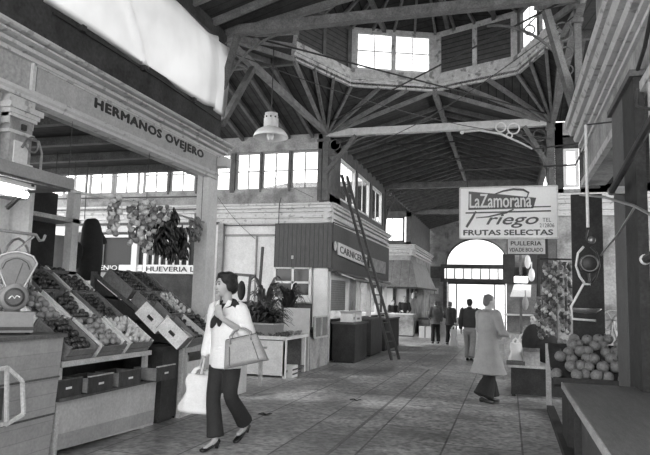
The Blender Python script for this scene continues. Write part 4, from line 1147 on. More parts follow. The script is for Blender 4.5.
# meat-rail with arches above the scale
t = thing('hanging_rail', 'pale iron rail with arched bars and a hook behind the dial scale', 'rail', (-4.3, 4.2, 1.6))
build('rail', MB().tube([(-4.25, 3.2, 2.0), (-4.25, 4.78, 2.02), (-4.25, 4.83, 1.97), (-4.25, 4.88, 1.98), (-4.25, 4.9, 2.03)], .014, 6), steel, t)
for y in (4.15, 4.5): build('arch_bar', MB().tube(arc((-4.3, y + .12, 1.55), .2, 0, PI, 10, (0, 1, 0), (0, 0, 2.1)), .012, 6), steel, t)
build('brace', MB().tube([(-4.25, 4.75, 2.0), (-4.3, 4.25, 1.6), (-4.3, 4.0, 1.45)], .012, 6), steel, t)
build('upright', MB().tube([(-4.3, 4.1, 1.13), (-4.3, 4.1, 2.0)], .014, 6), steel, t)
build('rail_board', MB().box((-4.3, 3.2, 2.04), (-4.22, 4.3, 2.06)), wood_md, t)
# canopy shelf with fluorescent tube
t = thing('canopy_shelf', 'long grey shelf canopy projecting over the counter at upper left', 'canopy', (-4.0, 3.8, 2.4))
build('shelf_board', MB().box((-4.35, 1.8, 2.4), (-3.82, 4.68, 2.44)), wood_md, t)
build('shelf_edge', MB().box((-3.84, 1.8, 2.42), (-3.8, 4.7, 2.52)), M('grey_edge', .25, .5, .15), t)
build('bracket', MB().bar((-4.15, 4.3, 2.2), (-3.9, 4.3, 2.4), .03, .03), iron, t)
t = thing('tube_lamp', 'lit fluorescent tube lamp under the canopy shelf', 'lamp', (-4.0, 3.4, 2.3))
build('housing', MB().box((-4.05, 2.6, 2.36), (-3.9, 4.34, 2.4)), enamel, t)
build('tube', MB().tube([(-3.96, 2.7, 2.31), (-3.96, 4.3, 2.31)], .03, 10), tube_m, t, True)
t = thing('wire_lamp', 'small pale gooseneck fitting standing on the canopy shelf', 'lamp', (-4.1, 4.35, 2.52))
build('stem', MB().tube([(-4.1, 4.6, 2.44), (-4.1, 4.6, 2.75), (-4.1, 4.55, 2.85), (-4.1, 4.42, 2.84), (-4.1, 4.36, 2.75)], .012, 6), steel, t)
build('block', MB().box((-4.15, 4.25, 2.44), (-4.05, 4.45, 2.6)), plaster_lt, t)
build('loop', MB().tube(arc((-4.1, 4.48, 2.8), .07, 0, 2 * PI, 12, (0, 1, 0), (0, 0, 1))[:-1], .008, 5, closed=True), steel, t)
# white framed rack leaning by the counter
t = thing('wire_basket', 'white framed dark crate hanging on the counter front at the left edge', 'crate', (-3.8, 4.0, .5))
fr = MB()
for p_, q_ in (((-3.75, 3.5, .86), (-3.75, 4.02, .9)), ((-3.75, 4.02, .9), (-3.72, 4.16, .78)), ((-3.72, 4.16, .78), (-3.72, 4.2, .52)), ((-3.72, 4.2, .52), (-3.75, 4.05, .46)), ((-3.75, 4.02, .9), (-3.75, 4.06, .47)), ((-3.75, 3.5, .46), (-3.75, 4.06, .47))):
    fr.bar(p_, q_, .02, .03)
build('frame', fr, wood_lt, t); build('basket', MB().box((-3.95, 3.5, .5), (-3.77, 4.03, .74)), crate_dk, t)
t = thing('drawer_box', 'grey hanging cloth towel', 'cloth') if 0 else None
cl = build('hanging_cloth', MB().grid(lambda u, w: (-5.58 + .02 * math.sin(u * 14), 6.5 + u * .44, 1.7 + w * .52), 16, 4, .006), cloth_gr, smooth=True)
tag(cl, 'pale grey cloth hanging on the shelf frame behind the crates', 'cloth')
cl.data.materials[0] = M('pale_cloth', .45, .9, .1, 10)
for y in (6.54, 6.9): build('cord', MB().tube([(-5.58, y, 2.2), (-5.58, y, 3.3)], .005, 5), iron, cl)
t = tag(build('hanging_sack', MB().ball((-5.55, 7.0, 2.03), (.08, .1, .14)).ball((-5.55, 6.98, 1.9), (.07, .08, .1)), cloth_dk, smooth=True), 'small black bundle hanging just right of the pale cloth', 'bundle')
m = MB()
limb(m, [(-5.6, 7.35, 1.7), (-5.6, 7.35, 1.9), (-5.6, 7.37, 2.15), (-5.6, 7.35, 2.38), (-5.6, 7.33, 2.5)], [(.14, .18), (.15, .19), (.14, .18), (.12, .15), (.08, .1)], 16, rnd=.3)
limb(m, [(-5.6, 7.5, 2.3), (-5.6, 7.65, 2.22)], [.08, .04], 10)
tag(fused_o := build('hanging_sack', m, cloth_dk, smooth=True), 'large rounded black sack hanging behind the crates, left of the AUGENIO sign', 'sack')
build('cord', MB().tube([(-5.6, 7.18, 2.5), (-5.6, 7.18, 3.3)], .006, 5), iron, fused_o)

# ================================================================== CRATES AND FRUIT
CL, CW, CH = .46, .4, .15     # along slope, across, height
def make_crate(mat, endmat, name='fruit_crate', deep=CH):
    t = thing(name, '', 'crate', (0, 0, 0))
    th = .012
    build('bottom', MB().box((-CL / 2, -CW / 2, 0), (CL / 2, CW / 2, th)), mat, t)
    for s in (-1, 1):
        build('side', MB().box((-CL / 2, s * CW / 2 - th / 2, 0), (CL / 2, s * CW / 2 + th / 2, deep)), endmat, t)
        build('rim', MB().box((-CL / 2, s * CW / 2 - th, deep), (CL / 2, s * CW / 2 + th, deep + .008)), endmat, t)
        b = MB()
        for k in (0, 1): b.box((s * CL / 2 - th / 2, -CW / 2, .004 + k * deep * .5), (s * CL / 2 + th / 2, CW / 2, deep * .45 + k * deep * .5))
        build('end_slats', b, mat, t)
        for q in (-1, 1): build('corner_post', MB().box((s * (CL / 2 - .02) - .012, q * (CW / 2 - .018) - .012, 0), (s * (CL / 2 - .02) + .012, q * (CW / 2 - .018) + .012, deep + .015)), mat, t)
    return t
TILT = math.radians(35)
fruit_mats = dict(orange=M('orange_peel', .3, .35, .15, 30, bump=.1), apple=M('apple_skin', .05, .25, .3, 9, bump=.02), lemon=M('lemon_peel', .62, .45, .12, 30, bump=.1),
                  pear=M('pear_skin', .28, .45, .2, 14), plum=M('plum_skin', .045, .3, .3, 10, bump=.02), potato=M('potato_skin', .17, .8, .3, 14, bump=.3), tomato=M('tomato_skin', .06, .2, .15, 6, bump=.0))
def make_fruit(kind):
    r = dict(orange=.038, apple=.036, lemon=.03, pear=.034, plum=.027, potato=.036, tomato=.034)[kind]
    m = MB()
    if kind == 'pear': prof = [(.002, -r), (r * .6, -r * .95), (r, -r * .3), (r * .85, r * .3), (r * .45, r * 1.0), (r * .25, r * 1.4), (.002, r * 1.5)]
    elif kind == 'lemon': prof = [(.002, -r * 1.45), (r * .3, -r * 1.25), (r * .85, -r * .6), (r, 0), (r * .85, r * .6), (r * .3, r * 1.25), (.002, r * 1.45)]
    elif kind == 'potato': prof = [(.002, -r * 1.3), (r * .7, -r), (r * .95, -r * .2), (r * .9, r * .5), (r * .6, r * 1.1), (.002, r * 1.3)]
    else: prof = [(.002, -r * .88), (r * .45, -r * .93), (r * .85, -r * .55), (r, 0), (r * .9, r * .5), (r * .5, r * .9), (r * .2, r * .88), (.002, r * .78)]
    m.lathe(prof, n=12)
    o = build(kind, m, fruit_mats[kind], smooth=True); o['category'] = 'fruit' if kind != 'potato' and kind != 'tomato' else 'vegetable'
    if kind in ('apple', 'pear', 'orange', 'tomato'): build('stalk', MB().tube([(0, 0, r * (1.4 if kind == 'pear' else .7)), (.004, 0, r * (1.75 if kind == 'pear' else 1.05))], .0025, 5), wood_dk, o)
    o.location = (0, 0, -50)
    return o
protoF = {k: make_fruit(k) for k in fruit_mats}
RNG = random.Random(11)
FR = dict(orange=.038, apple=.036, lemon=.031, pear=.034, plum=.027, potato=.036, tomato=.034)
usedF = set()
def place_fruit(kind, p, label, group):
    rot = (RNG.uniform(-.6, .6), RNG.uniform(-.6, .6), RNG.uniform(0, 6))
    src = protoF[kind]
    s = RNG.uniform(.92, 1.08)
    if kind not in usedF:
        usedF.add(kind); src.location = p; src.rotation_euler = rot; src.scale = (s,) * 3
        src['label'] = label; src['group'] = group
        return
    copy_tree(src, p, rot, label, group, scale=s)
crate_protos = {}
def place_crate(x, y, z, kind, label, place, mats, yawj=0.0, fill=1.0, tilt=TILT, floor_fruit=None):
    key = mats
    if key not in crate_protos:
        mm = dict(std=(crate_m, crate_m), lt=(crate_m, crate_lt), dk=(crate_dk, crate_m))[mats]
        crate_protos[key] = make_crate(*mm); o = crate_protos[key]; first = True
    else: o = copy_tree(crate_protos[key])
    o.location = (x, y, z); o.rotation_euler = Euler((0, tilt, yawj)); o['label'] = label; o['group'] = 'wooden fruit crates on the sloping stands'
    if kind:
        Mx = Matrix.Translation((x, y, z)) @ Euler((0, tilt, yawj)).to_matrix().to_4x4()
        r = FR[kind] * 1.02; nx = int((CL - .03) / (2 * r)); ny = int((CW - .03) / (2 * r))
        lab = '%s in the %s' % (dict(orange='round orange', apple='shiny apple', lemon='pale lemon', pear='pear', plum='small dark plum', potato='dull potato', tomato='smooth tomato')[kind], label.split(' near the')[0].replace('wooden ', '') if 0 else place)
        for i in range(nx):
            for j in range(ny):
                if RNG.random() > fill: continue
                u = -CL / 2 + .02 + r + i * (CL - .04 - 2 * r) / max(1, nx - 1); v_ = -CW / 2 + .02 + r + j * (CW - .04 - 2 * r) / max(1, ny - 1)
                w = CH * .42 + r * .9 + RNG.uniform(-.006, .012)
                place_fruit(kind, Mx @ V((u, v_, w)), lab, kind + 's in the crates')
# sloped stand 1
def stand(name_label, x0, y0, y1, rows, zf, rowpts):
    t = thing('display_stand', name_label, 'stand', (x0 - .6, (y0 + y1) / 2, 0))
    xb = x0 - rows * .46
    build('front_shelf', MB().box((x0 - .45, y0, zf - .05), (x0 + .03, y1, zf)), wood_lt, t)
    for k in range(1, rows): build('step_board', MB().box((x0 - .05 - k * .44 - .4, y0, zf + k * .29 - .06), (x0 - .05 - k * .44, y1, zf + k * .29 - .03)), wood_md, t)
    for y in (y0 + .03, y1 - .03):
        build('post', MB().box((x0 - .06, y - .025, 0), (x0 - .01, y + .025, zf - .05)), wood_lt, t)
        build('side_rail', MB().bar((x0 - .05, y, zf - .03), (xb, y, zf - .03 + rows * .29), .04, .05), wood_md, t)
        build('back_post', MB().box((xb - .03, y - .03, 0), (xb + .03, y + .03, zf + rows * .29)), wood_md, t)
    build('side_panel', MB().prism([(x0 - .08, y0, .0), (x0 - .08, y0, zf - .06), (xb + .04, y0, zf - .1 + rows * .29), (xb + .04, y0, .0)], (0, .015, 0)), wood_dk, t)  # dark sheet added so the space under the crates reads as shade
    build('back_panel', MB().box((xb + .0, y0, .05), (xb + .02, y1, zf + .5)), wood_dk, t)
    return t
rowname = {0: 'front row', 1: 'second row', 2: 'third row', 3: 'top row'}
def rowpos(x0, zf, k): return x0 - .2 - k * .44, zf + .1 + k * .285 - .0
S1 = stand('sloping pale shelved stand of fruit crates behind the near white panel', -3.93, 4.84, 6.32, 3, .86, None)
kinds1 = [['apple', 'orange', 'lemon'], ['orange', 'tomato', 'plum'], ['potato', 'apple', 'tomato']]
for k in range(3):
    for j, y in enumerate((5.08, 5.57, 6.06)):
        x, z = rowpos(-3.93, .86, k)
        if k == 0: z += .02
        kd = kinds1[k][j]
        pl_ = ('%s of the near stand, %s' % (rowname[k], ('scale end', 'middle crate', 'far end')[j]))
        nm_ = 'wooden crate of %s, %s' % (kd + 's' if kd not in ('potato', 'tomato') else kd + 'es', pl_)
        place_crate(x, y + .04 * k, z, kd, nm_, pl_, 'lt' if (k + j) % 3 else 'std', RNG.uniform(-.03, .03), .95 if not (k == 1 and j == 1) else .6)
S2 = stand('sloping stand of fruit crates reaching to the stone pier', -3.85, 6.95, 7.98, 3, .9, None)
kinds2 = [['plum', 'apple', 'pear'], ['tomato', 'lemon', 'orange'], ['apple', 'plum', 'tomato'], ['orange', 'tomato', 'plum']]
for k in range(3):
    for j, y in enumerate((7.17, 7.59, 8.01) if k == 0 else (7.17, 7.59)):
        x, z = rowpos(-3.82, .88, k)
        if k == 0 and j == 2: x += .12
        kd = kinds2[k][j]
        pl_ = '%s of the second stand, %s' % (rowname[k], ('near end', 'pier end' if k else 'middle crate', 'far end')[j])
        nm_ = 'wooden crate of %s, %s' % (kd + 's' if kd not in ('potato', 'tomato') else kd + 'es', pl_)
        place_crate(x, y, z, kd, nm_, pl_, 'lt' if k == 0 else 'std', RNG.uniform(-.06, .06), .95)
# empty pale crates on end with hand slots, leaning on the second stand
def slot_crate(x, y, z, rx, label):
    t = thing('slotted_crate', label, 'crate', (0, 0, 0), None)
    m = MB(); 
    for a_, b_ in (((-.2, -.008, 0), (.2, .008, .08)), ((-.2, -.008, .13), (.2, .008, .23)), ((-.2, -.008, .08), (-.05, .008, .13)), ((.05, -.008, .08), (.2, .008, .13))): m.box(a_, b_)
    build('slotted_side', m, crate_lt, t)
    build('side', MB().box((-.2, .38, 0), (.2, .396, .23)), crate_m, t)
    for s in (-1, 1): build('end', MB().box((s * .2 - .008, 0, 0), (s * .2 + .008, .39, .2)), crate_m, t)
    build('bottom', MB().box((-.2, 0, 0), (.2, .39, .01)), crate_m, t)
    t.location = (x, y, z); t.rotation_euler = rx; t.scale = (.88, .88, .88)
    return t
slot_crate(-4.2, 6.62, 1.14, (0, math.radians(42), math.radians(10)), 'empty pale crate with a hand slot, tipped on the near end of the second stand')
slot_crate(-3.9, 6.62, .97, (0, math.radians(42), math.radians(14)), 'empty pale slotted crate at the lowest front corner of the second stand')
# fittings below stand 1
t = thing('front_panel', 'wide pale board leaning below the near crates on the floor', 'panel', (-3.95, 5.6, 0))
build('board', MB().prism([(-3.98, 4.86, .06), (-3.96, 6.5, .0), (-3.96, 6.52, .5), (-3.98, 4.88, .52)], (.02, 0, 0)), M('whitewashed_board', .5, .6, .15, 4), t)
build('bottom_rail', MB().bar((-3.965, 4.88, .13), (-3.945, 6.5, .1), .02, .14), M('whitewashed_rail', .36, .6, .15, 4), t)
tag(build('lower_shelf', MB().box((-4.4, 4.84, .5), (-3.9, 6.7, .53)), wood_md), 'narrow lower shelf under the near fruit stand', 'shelf')
lw = sempty('wall_left_near_base', (-4.4, 6, 0))
build('base_board', MB().box((-4.75, 4.84, 0), (-4.7, 7.5, .85)), wood_dk, lw)
for i, (y, dx, dsc) in enumerate(((4.98, -.06, 'leftmost under the near stand, half hidden by the counter'), (5.38, 0, 'second from the left under the near stand'), (5.85, .02, 'third from the left under the near stand'), (6.4, .12, 'rightmost under the near stand, sticking out'))):
    t = thing('small_crate', 'small dark crate, ' + dsc, 'crate', (-4.02 + dx, y, .53), 'small dark crates on the lower shelf')
    x = -4.02 + dx; w = .19
    build('crate_front', MB().box((x + .14, y - w, .53), (x + .155, y + w, .685)), crate_dk, t)
    build('crate_side', MB().box((x - .15, y - w, .53), (x + .14, y - w + .012, .675)), crate_m, t)
    build('crate_side', MB().box((x - .15, y + w - .012, .53), (x + .14, y + w, .675)), crate_m, t)
    build('crate_bottom', MB().box((x - .15, y - w, .53), (x + .14, y + w, .54)), crate_dk, t)
    build('crate_back', MB().box((x - .16, y - w, .53), (x - .15, y + w, .675)), crate_dk, t)
    build('stencil_mark', MB().box((x + .155, y - .04, .6), (x + .158, y + .04, .62)), white_p, t)
    build('top_rim', MB().box((x + .135, y - w, .685), (x + .16, y + w, .695)), wood_lt if i in (1, 3) else wood_md, t)
# dark filler beside stand 2 and the cabinet under it
counter((-4.15, 6.74, 0), .5, .36, .88, wood_dk, wood_dk, 'narrow dark block filling the dark gap between the two fruit stands')  # block added to keep the gap between the stands dark
t = thing('market_counter', 'white panelled cabinet below the second stand behind the carrier bag', 'counter', (-4.1, 7.5, 0))
build('side_panel', MB().box((-4.35, 7.02, 0), (-3.88, 7.06, .84)), plaster, t)
build('front_panel', MB().box((-3.9, 7.1, 0), (-3.87, 8.05, .66)), plaster_lt, t)
build('front_rail', MB().box((-3.92, 7.02, .78), (-3.85, 8.1, .85)), wood_lt, t)
build('corner_post', MB().box((-3.93, 7.03, 0), (-3.87, 7.1, .8)), wood_lt, t)

# ================================================================== POLE, GARLIC, DARK BUNCHES
pole_ = tag(build('bamboo_pole', MB().tube([(-4.22, 5.08, 2.5), (-4.2, 6.4, 2.56), (-4.18, 7.95, 2.53)], .014, 8), wood_lt, smooth=True), 'thin pale pole slung along the stall from which the strings hang', 'pole')
for y in (5.1, 6.5, 7.9): build('cord', MB().tube([(-4.2, y, 2.53), (-4.2, y, 3.3)], .004, 5), iron, pole_)
garlic_m = M('garlic_skin', .55, .5, .35, 14, bump=.1)
onion_m = M('onion_skin', .2, .4, .4, 14, bump=.05)
bulb_me = MB().lathe([(.002, -.03), (.025, -.027), (.036, -.005), (.03, .018), (.012, .032), (.005, .05)], n=10)
def string_of(name, label, cat, group, n, L, spread, loc, mats, scale=1.0, seed=1, part='bulb'):
    t = thing(name, label, cat, (0, 0, 0), group)
    rnd = random.Random(seed)
    build('plait', MB().tube([(0, 0, 0), (.01, .005, -L * .5), (0, 0, -L)], [.012, .016, .008], 7), wood_md, t)
    pr_ = []
    for m_ in mats:
        o = build(part, MB().add(list(bulb_me.v), list(bulb_me.f)), m_, t, True); pr_.append(o)
    for i in range(n):
        a = i * 2.4 + rnd.uniform(-.3, .3); z = -L * (i + .5) / n
        rr = spread * (1.0 if z > -L * .7 else .7) * rnd.uniform(.7, 1.1)
        p = V((math.cos(a) * rr, math.sin(a) * rr, z)); e = Euler((rnd.uniform(-1, 1), rnd.uniform(-1, 1), a)); s = scale * rnd.uniform(.8, 1.15)
        o = pr_[i % len(pr_)] if i < len(pr_) else copy_tree(pr_[i % len(pr_)], parent=t)
        o.location = p; o.rotation_euler = e; o.scale = (s, s, s)
    t.location = loc
    return t
string_of('garlic_string', 'short string of pale bulbs hanging alone near the left of the pole', 'garlic', 'strings of bulbs on the pole', 22, .42, .055, (-4.2, 5.88, 2.56), [garlic_m, onion_m], 1.0, 1)
string_of('garlic_string', 'long thick string of pale bulbs, left of the two hanging close together', 'garlic', 'strings of bulbs on the pole', 34, .5, .09, (-4.2, 6.32, 2.58), [garlic_m, onion_m, garlic_m], 1.05, 2)
string_of('garlic_string', 'long thick string of bulbs, right of the two hanging close together', 'garlic', 'strings of bulbs on the pole', 30, .62, .07, (-4.2, 6.56, 2.6), [garlic_m, onion_m], 1.0, 3)
string_of('garlic_string', 'bushy bunch of bulbs at the top of the dark bunches', 'garlic', 'strings of bulbs on the pole', 20, .25, .1, (-4.2, 6.86, 2.6), [onion_m, garlic_m], 1.0, 4)
pep_m = M('dried_pepper', .012, .35, .3, 10, bump=.02)
def pepper_bunch(loc, L, w, n, label, seed, mat=pep_m, ln=.16):
    t = thing('pepper_bunch', label, 'bunch', (0, 0, 0), 'dark bunches on the pole')
    rnd = random.Random(seed)
    build('string', MB().tube([(0, 0, .03), (0, 0, -L * .6)], .012, 6), mat, t)
    src = build('pod', MB().tube([(0, 0, 0), (.01, 0, -ln * .3), (.02, .01, -ln * .7), (.01, .02, -ln)], [.012, .024, .016, .003], 8), mat, t, True)
    for i in range(n):
        a = rnd.uniform(0, 6.28); z = -rnd.uniform(0, L - ln); r = w * rnd.uniform(.2, 1) * (.5 + .5 * math.sin(min(1, -z / (L - ln + .01) + .3) * PI * .8))
        o = src if i == 0 else copy_tree(src, parent=t)
        o.location = (math.cos(a) * r * .7, math.sin(a) * r, z); o.rotation_euler = (rnd.uniform(-.5, .5), rnd.uniform(-.5, .5), a)
    t.location = loc
pepper_bunch((-4.2, 6.9, 2.42), .5, .17, 90, 'broad black bunch of dried peppers, leftmost on the pole', 1)
pepper_bunch((-4.2, 7.14, 2.6), .72, .06, 60, 'narrow long black bunch of dried peppers in the middle', 2)
pepper_bunch((-4.2, 7.38, 2.4), .5, .1, 60, 'black bunch of dried peppers right of the long narrow one', 3)
pepper_bunch((-4.2, 7.72, 2.6), .42, .09, 45, 'wispy grey bunch of dried herbs beside the pier', 4, M('dried_herb', .2, .8, .4, 12), .12)
# ================================================================== STALLS IN THE CROSS AISLE
t = thing('flower_stall', 'pale open sided stall counter with planter and leafy greens beyond the woman', 'stall', (-4.4, 11.6, 0))
build('front_panel', MB().box((-5.1, 11.08, .04), (-4.02, 11.12, .68)), plaster_lt, t)
build('top_board', MB().box((-5.15, 11.05, .7), (-3.98, 12.35, .76)), plaster_lt, t)
build('corner_post', MB().box((-4.06, 11.08, 0), (-4.0, 11.14, .7)), white_p, t)
build('corner_post', MB().box((-4.06, 12.2, 0), (-4.0, 12.28, .7)), white_p, t)
build('lower_shelf', MB().box((-5.1, 11.12, .1), (-4.0, 12.2, .14)), wood_md, t)
build('rear_panel', MB().box((-5.1, 12.2, .04), (-4.1, 12.24, .68)), wood_md, t)
build('tall_back_board', MB().box((-4.55, 12.38, 0), (-3.98, 12.43, 1.28)), M('back_board_paint', .5, .6, .12), t, label='tall pale back board')
tag(build('striped_box', MB().box((-4.1, 11.2, 0), (-3.9, 11.5, .22)), white_p), 'small striped white box at the foot of the stall corner', 'box')
for z in (.05, .13): tag(build('box_stripe', MB().box((-3.9, 11.2, z), (-3.897, 11.5, z + .03)), black_p, bpy.data.objects['striped_box']), '', '') if 0 else build('box_stripe', MB().box((-3.9, 11.2, z), (-3.897, 11.5, z + .03)), black_p, bpy.data.objects['striped_box'])
t = thing('planter_trough', 'long grey trough of greens on the pale stall counter', 'planter', (-4.75, 11.4, .76))
tr = MB().prism([(-5.2, 11.15, .76), (-5.2, 11.55, .76), (-5.2, 11.62, .98), (-5.2, 11.08, .98)], (.95, 0, 0)); build('trough', tr, M('zinc_trough', .22, .45, .2, 6), t)
build('trough_rim', MB().box((-5.22, 11.06, .97), (-4.23, 11.64, .995)), M('zinc_rim', .38, .45, .2, 6), t)
leafs = [M('leaf_dark', .035, .4, .3, 10), M('leaf_mid', .08, .45, .3, 10)]
def leafy_plant(loc, h, spread, n, label, seed, group, mat):
    """arching strap leaves with real thickness, each a leaf part"""
    t = thing('leafy_plant', label, 'plant', (0, 0, 0), group); rnd = random.Random(seed)
    build('stem', MB().tube([(0, 0, 0), (.01, 0, h * .5)], [.015, .008], 6), mat, t)
    for i in range(n):
        a = rnd.uniform(0, 6.28); L = spread * rnd.uniform(.6, 1.1); z0 = rnd.uniform(.02, h * .55); z1 = z0 + h * rnd.uniform(.3, .6); w = rnd.uniform(.025, .06)
        d = V((math.cos(a), math.sin(a), 0)); sd = V((-math.sin(a), math.cos(a), 0))
        def f(u, v_): return V((0, 0, z0)) + d * (L * u) + V((0, 0, (z1 - z0) * math.sin(u * 2.3) - .1 * u * u)) + sd * ((v_ - .5) * 2 * w * math.sin(min(1, u * 1.02 + .08) * PI) + .02 * math.sin(u * 4 + i)) + V((0, 0, -.3 * w * abs(v_ - .5)))
        build('leaf', MB().grid(f, 6, 2, .002), mat, t, True)
    t.location = loc
for i, (x, y, h, sp, n, lb) in enumerate(((-5.1, 11.35, .5, .42, 60, 'bushy dark plant at the left end of the trough'), (-4.75, 11.4, .52, .45, 70, 'tall dark leafy plant in the middle of the trough'),
        (-4.45, 11.42, .42, .42, 60, 'dark drooping plant at the right end of the trough'), (-5.05, 12.55, 1.15, .5, 60, 'taller dark plant standing behind the trough, left one'), (-4.62, 12.85, 1.0, .45, 55, 'taller dark plant behind the trough, beside the back board'))):
    leafy_plant((x, y, .9 if i < 3 else .74), h, sp, n, lb, i, 'leafy plants on the stall', leafs[i % 2])
def greens(name, lo, hi, z, n, mat, label, seed, r=.05):
    rnd = random.Random(seed); m = MB()
    for i in range(n):
        p = V((rnd.uniform(lo[0], hi[0]), rnd.uniform(lo[1], hi[1]), z + rnd.uniform(0, .04)))
        a = Euler((rnd.uniform(-1, 1), rnd.uniform(-1, 1), rnd.uniform(0, 6))).to_matrix()
        m.ball(p, (r * rnd.uniform(.5, 1), r * rnd.uniform(.4, .8), r * .25), 7, 4, a)
    return tag(build(name, m, mat, smooth=True), label, 'greens', kind='stuff')
greens('loose_greens', (-4.75, 11.12), (-4.05, 11.4), .775, 130, leafs[1], 'loose dark greens strewn on the pale stall counter beside the trough', 3)
greens('loose_greens', (-4.35, 11.5), (-4.05, 12.2), .775, 90, M('pale_greens', .3, .6, .4, 10), 'loose pale greens on the counter before the tall back board', 4)
t = thing('market_counter', 'pale panelled counter end just right of the woman, behind her handbag', 'counter', (-4.4, 8.95, 0))
build('panel', MB().box((-4.9, 9.2, .03), (-4.0, 9.24, .62)), plaster_lt, t)
build('side', MB().prism([(-4.02, 8.72, 0), (-4.02, 9.24, 0), (-4.02, 9.24, .62), (-4.02, 8.95, .62)], (.04, 0, 0)), plaster_lt, t)
build('worktop', MB().box((-4.9, 9.2, .62), (-3.95, 10.0, .66)), wood_lt, t)
build('leg', MB().box((-4.06, 9.9, 0), (-4.0, 9.96, .62)), wood_lt, t)
build('leg', MB().box((-4.9, 9.9, 0), (-4.84, 9.96, .62)), wood_lt, t)
t = thing('display_case', 'pale based stand with a crate rack past the tall back board', 'stand', (-4.2, 13.1, 0))
build('base_panel', MB().box((-4.5, 12.55, 0), (-4.0, 13.95, .68)), plaster, t)
build('produce_bed', MB().box((-4.6, 12.55, .68), (-4.02, 13.95, .74)), wood_md, t)
greens('loose_greens', (-4.5, 12.6), (-4.1, 13.8), .76, 120, leafs[0], 'heap of dark greens behind the hanging mesh crate', 5, .07)
t = thing('mesh_crate', 'pale framed mesh crate hanging on edge past the flower stall', 'crate', (-3.95, 12.95, .7))
fr = MB(); Y0, Y1_ = 12.62, 13.6; zA, zB = .66, 1.1
for (a_, b_) in (((Y0, zA), (Y1_, zA)), ((Y0, zB), (Y1_, zB)), ((Y0, zA), (Y0, zB)), ((Y1_, zA), (Y1_, zB)), (((Y0 + Y1_) / 2, zA), ((Y0 + Y1_) / 2, zB))): fr.bar((-3.93, a_[0], a_[1]), (-3.93, b_[0], b_[1]), .03, .035)
build('frame', fr, wood_lt, t); build('mesh_panel', MB().box((-3.97, Y0, zA), (-3.95, Y1_, zB)), grey_p, t)
# hand truck / post stuff behind woman
t = thing('clothes_rack', 'dark iron upright rack with a dark garment against the white wall panels', 'rack', (-5.4, 12.8, 0))
build('upright', MB().bar((-5.35, 12.8, 0), (-5.25, 12.8, 2.6), .05, .05), iron, t)
build('upright', MB().bar((-5.62, 12.8, 0), (-5.52, 12.8, 1.95), .05, .05), wood_md, t)
build('crossbar', MB().bar((-5.9, 12.8, 1.98), (-5.4, 12.8, 1.95), .05, .06), wood_md, t)
build('garment', MB().ball((-5.7, 12.75, 1.62), (.1, .06, .22)), cloth_dk, t, True)

# ladder ----------------------------------------------------------------
t = thing('ladder', 'long dark wooden ladder leaning on the clerestory sill of the boarded shop', 'ladder', (-2.8, 15.85, 0))
A0, A1 = V((-2.84, 15.7, 0)), V((-2.7, 15.98, 0)); B0, B1 = V((-4.05, 14.95, 4.62)), V((-3.96, 15.14, 4.62))
for a_, b_ in ((A0, B0), (A1, B1)): build('rail', MB().bar(a_, b_, .06, .085, (0, 1, 0)), M('ladder_rail', .06, .6, .3, 8), t)
for i in range(1, 20):
    f = i / 20; build('rung', MB().tube([A0.lerp(B0, f), A1.lerp(B1, f)], .016, 6), wood_md, t)

# lamp hanging over the cross aisle --------------------------------------
t = thing('hanging_lamp', 'white enamel dome lamp with a ribbed cap hanging over the cross aisle', 'lamp', (-4.03, 10.0, 4.3))
c = V((-4.03, 10, 4.3))
build('shade', MB().lathe([(.02, .2), (.1, .195), (.16, .17), (.24, .125), (.29, .06), (.31, .0), (.3, .0), (.28, .05), (.23, .11), (.15, .155), (.02, .18)], c, 28), enamel, t, True)
build('cap', MB().lathe([(.11, .17), (.13, .19), (.13, .38), (.115, .4), (.115, .44), (.02, .46)], c, 20), M('lamp_cap', .6, .5, .1), t)
for i in range(10):
    a = i * PI / 5; build('cap_slot', MB().box((c.x + .127 * math.cos(a) - .012, c.y + .127 * math.sin(a) - .012, c.z + .34), (c.x + .127 * math.cos(a) + .012, c.y + .127 * math.sin(a) + .012, c.z + .37)), black_p, t)
build('bulb', MB().ball(c + V((0, 0, .03)), (.07, .07, .09)), M('bulb_glass', .8, .1, .02), t, True)
build('cable', MB().tube([c + V((0, 0, .5)), c + V((0, 0, 1.3)), c + V((0, 0, 1.75))], .01, 5), iron, t)

# wires -------------------------------------------------------------------
def wire(name, p, q, sag, label, r=.008):
    p, q = V(p), V(q); pts = [p.lerp(q, i / 12) - V((0, 0, sag * math.sin(PI * i / 12))) for i in range(13)]
    tag(build(name, MB().tube(pts, r, 5), iron), label, 'cable')
wire('electric_cable', (-4.3, 8.3, 5.3), (.9, 14.1, 5.1), .25, 'black cable slung from the left lattice post across the crossing')
wire('electric_cable', (.85, 8.45, 5.3), (-4.2, 14.1, 4.9), .35, 'black cable slung from the top right post across the crossing')
wire('electric_cable', (-7.2, 14.0, 5.2), (-4.5, 14.05, 3.9), .0, 'thin dark wire running slantwise past the lit clerestory windows', .006)
wire('electric_cable', (-7.2, 14.0, 4.2), (-5.95, 14.0, 2.9), .1, 'thin dark wire dropping from the cornice to the rack', .006)

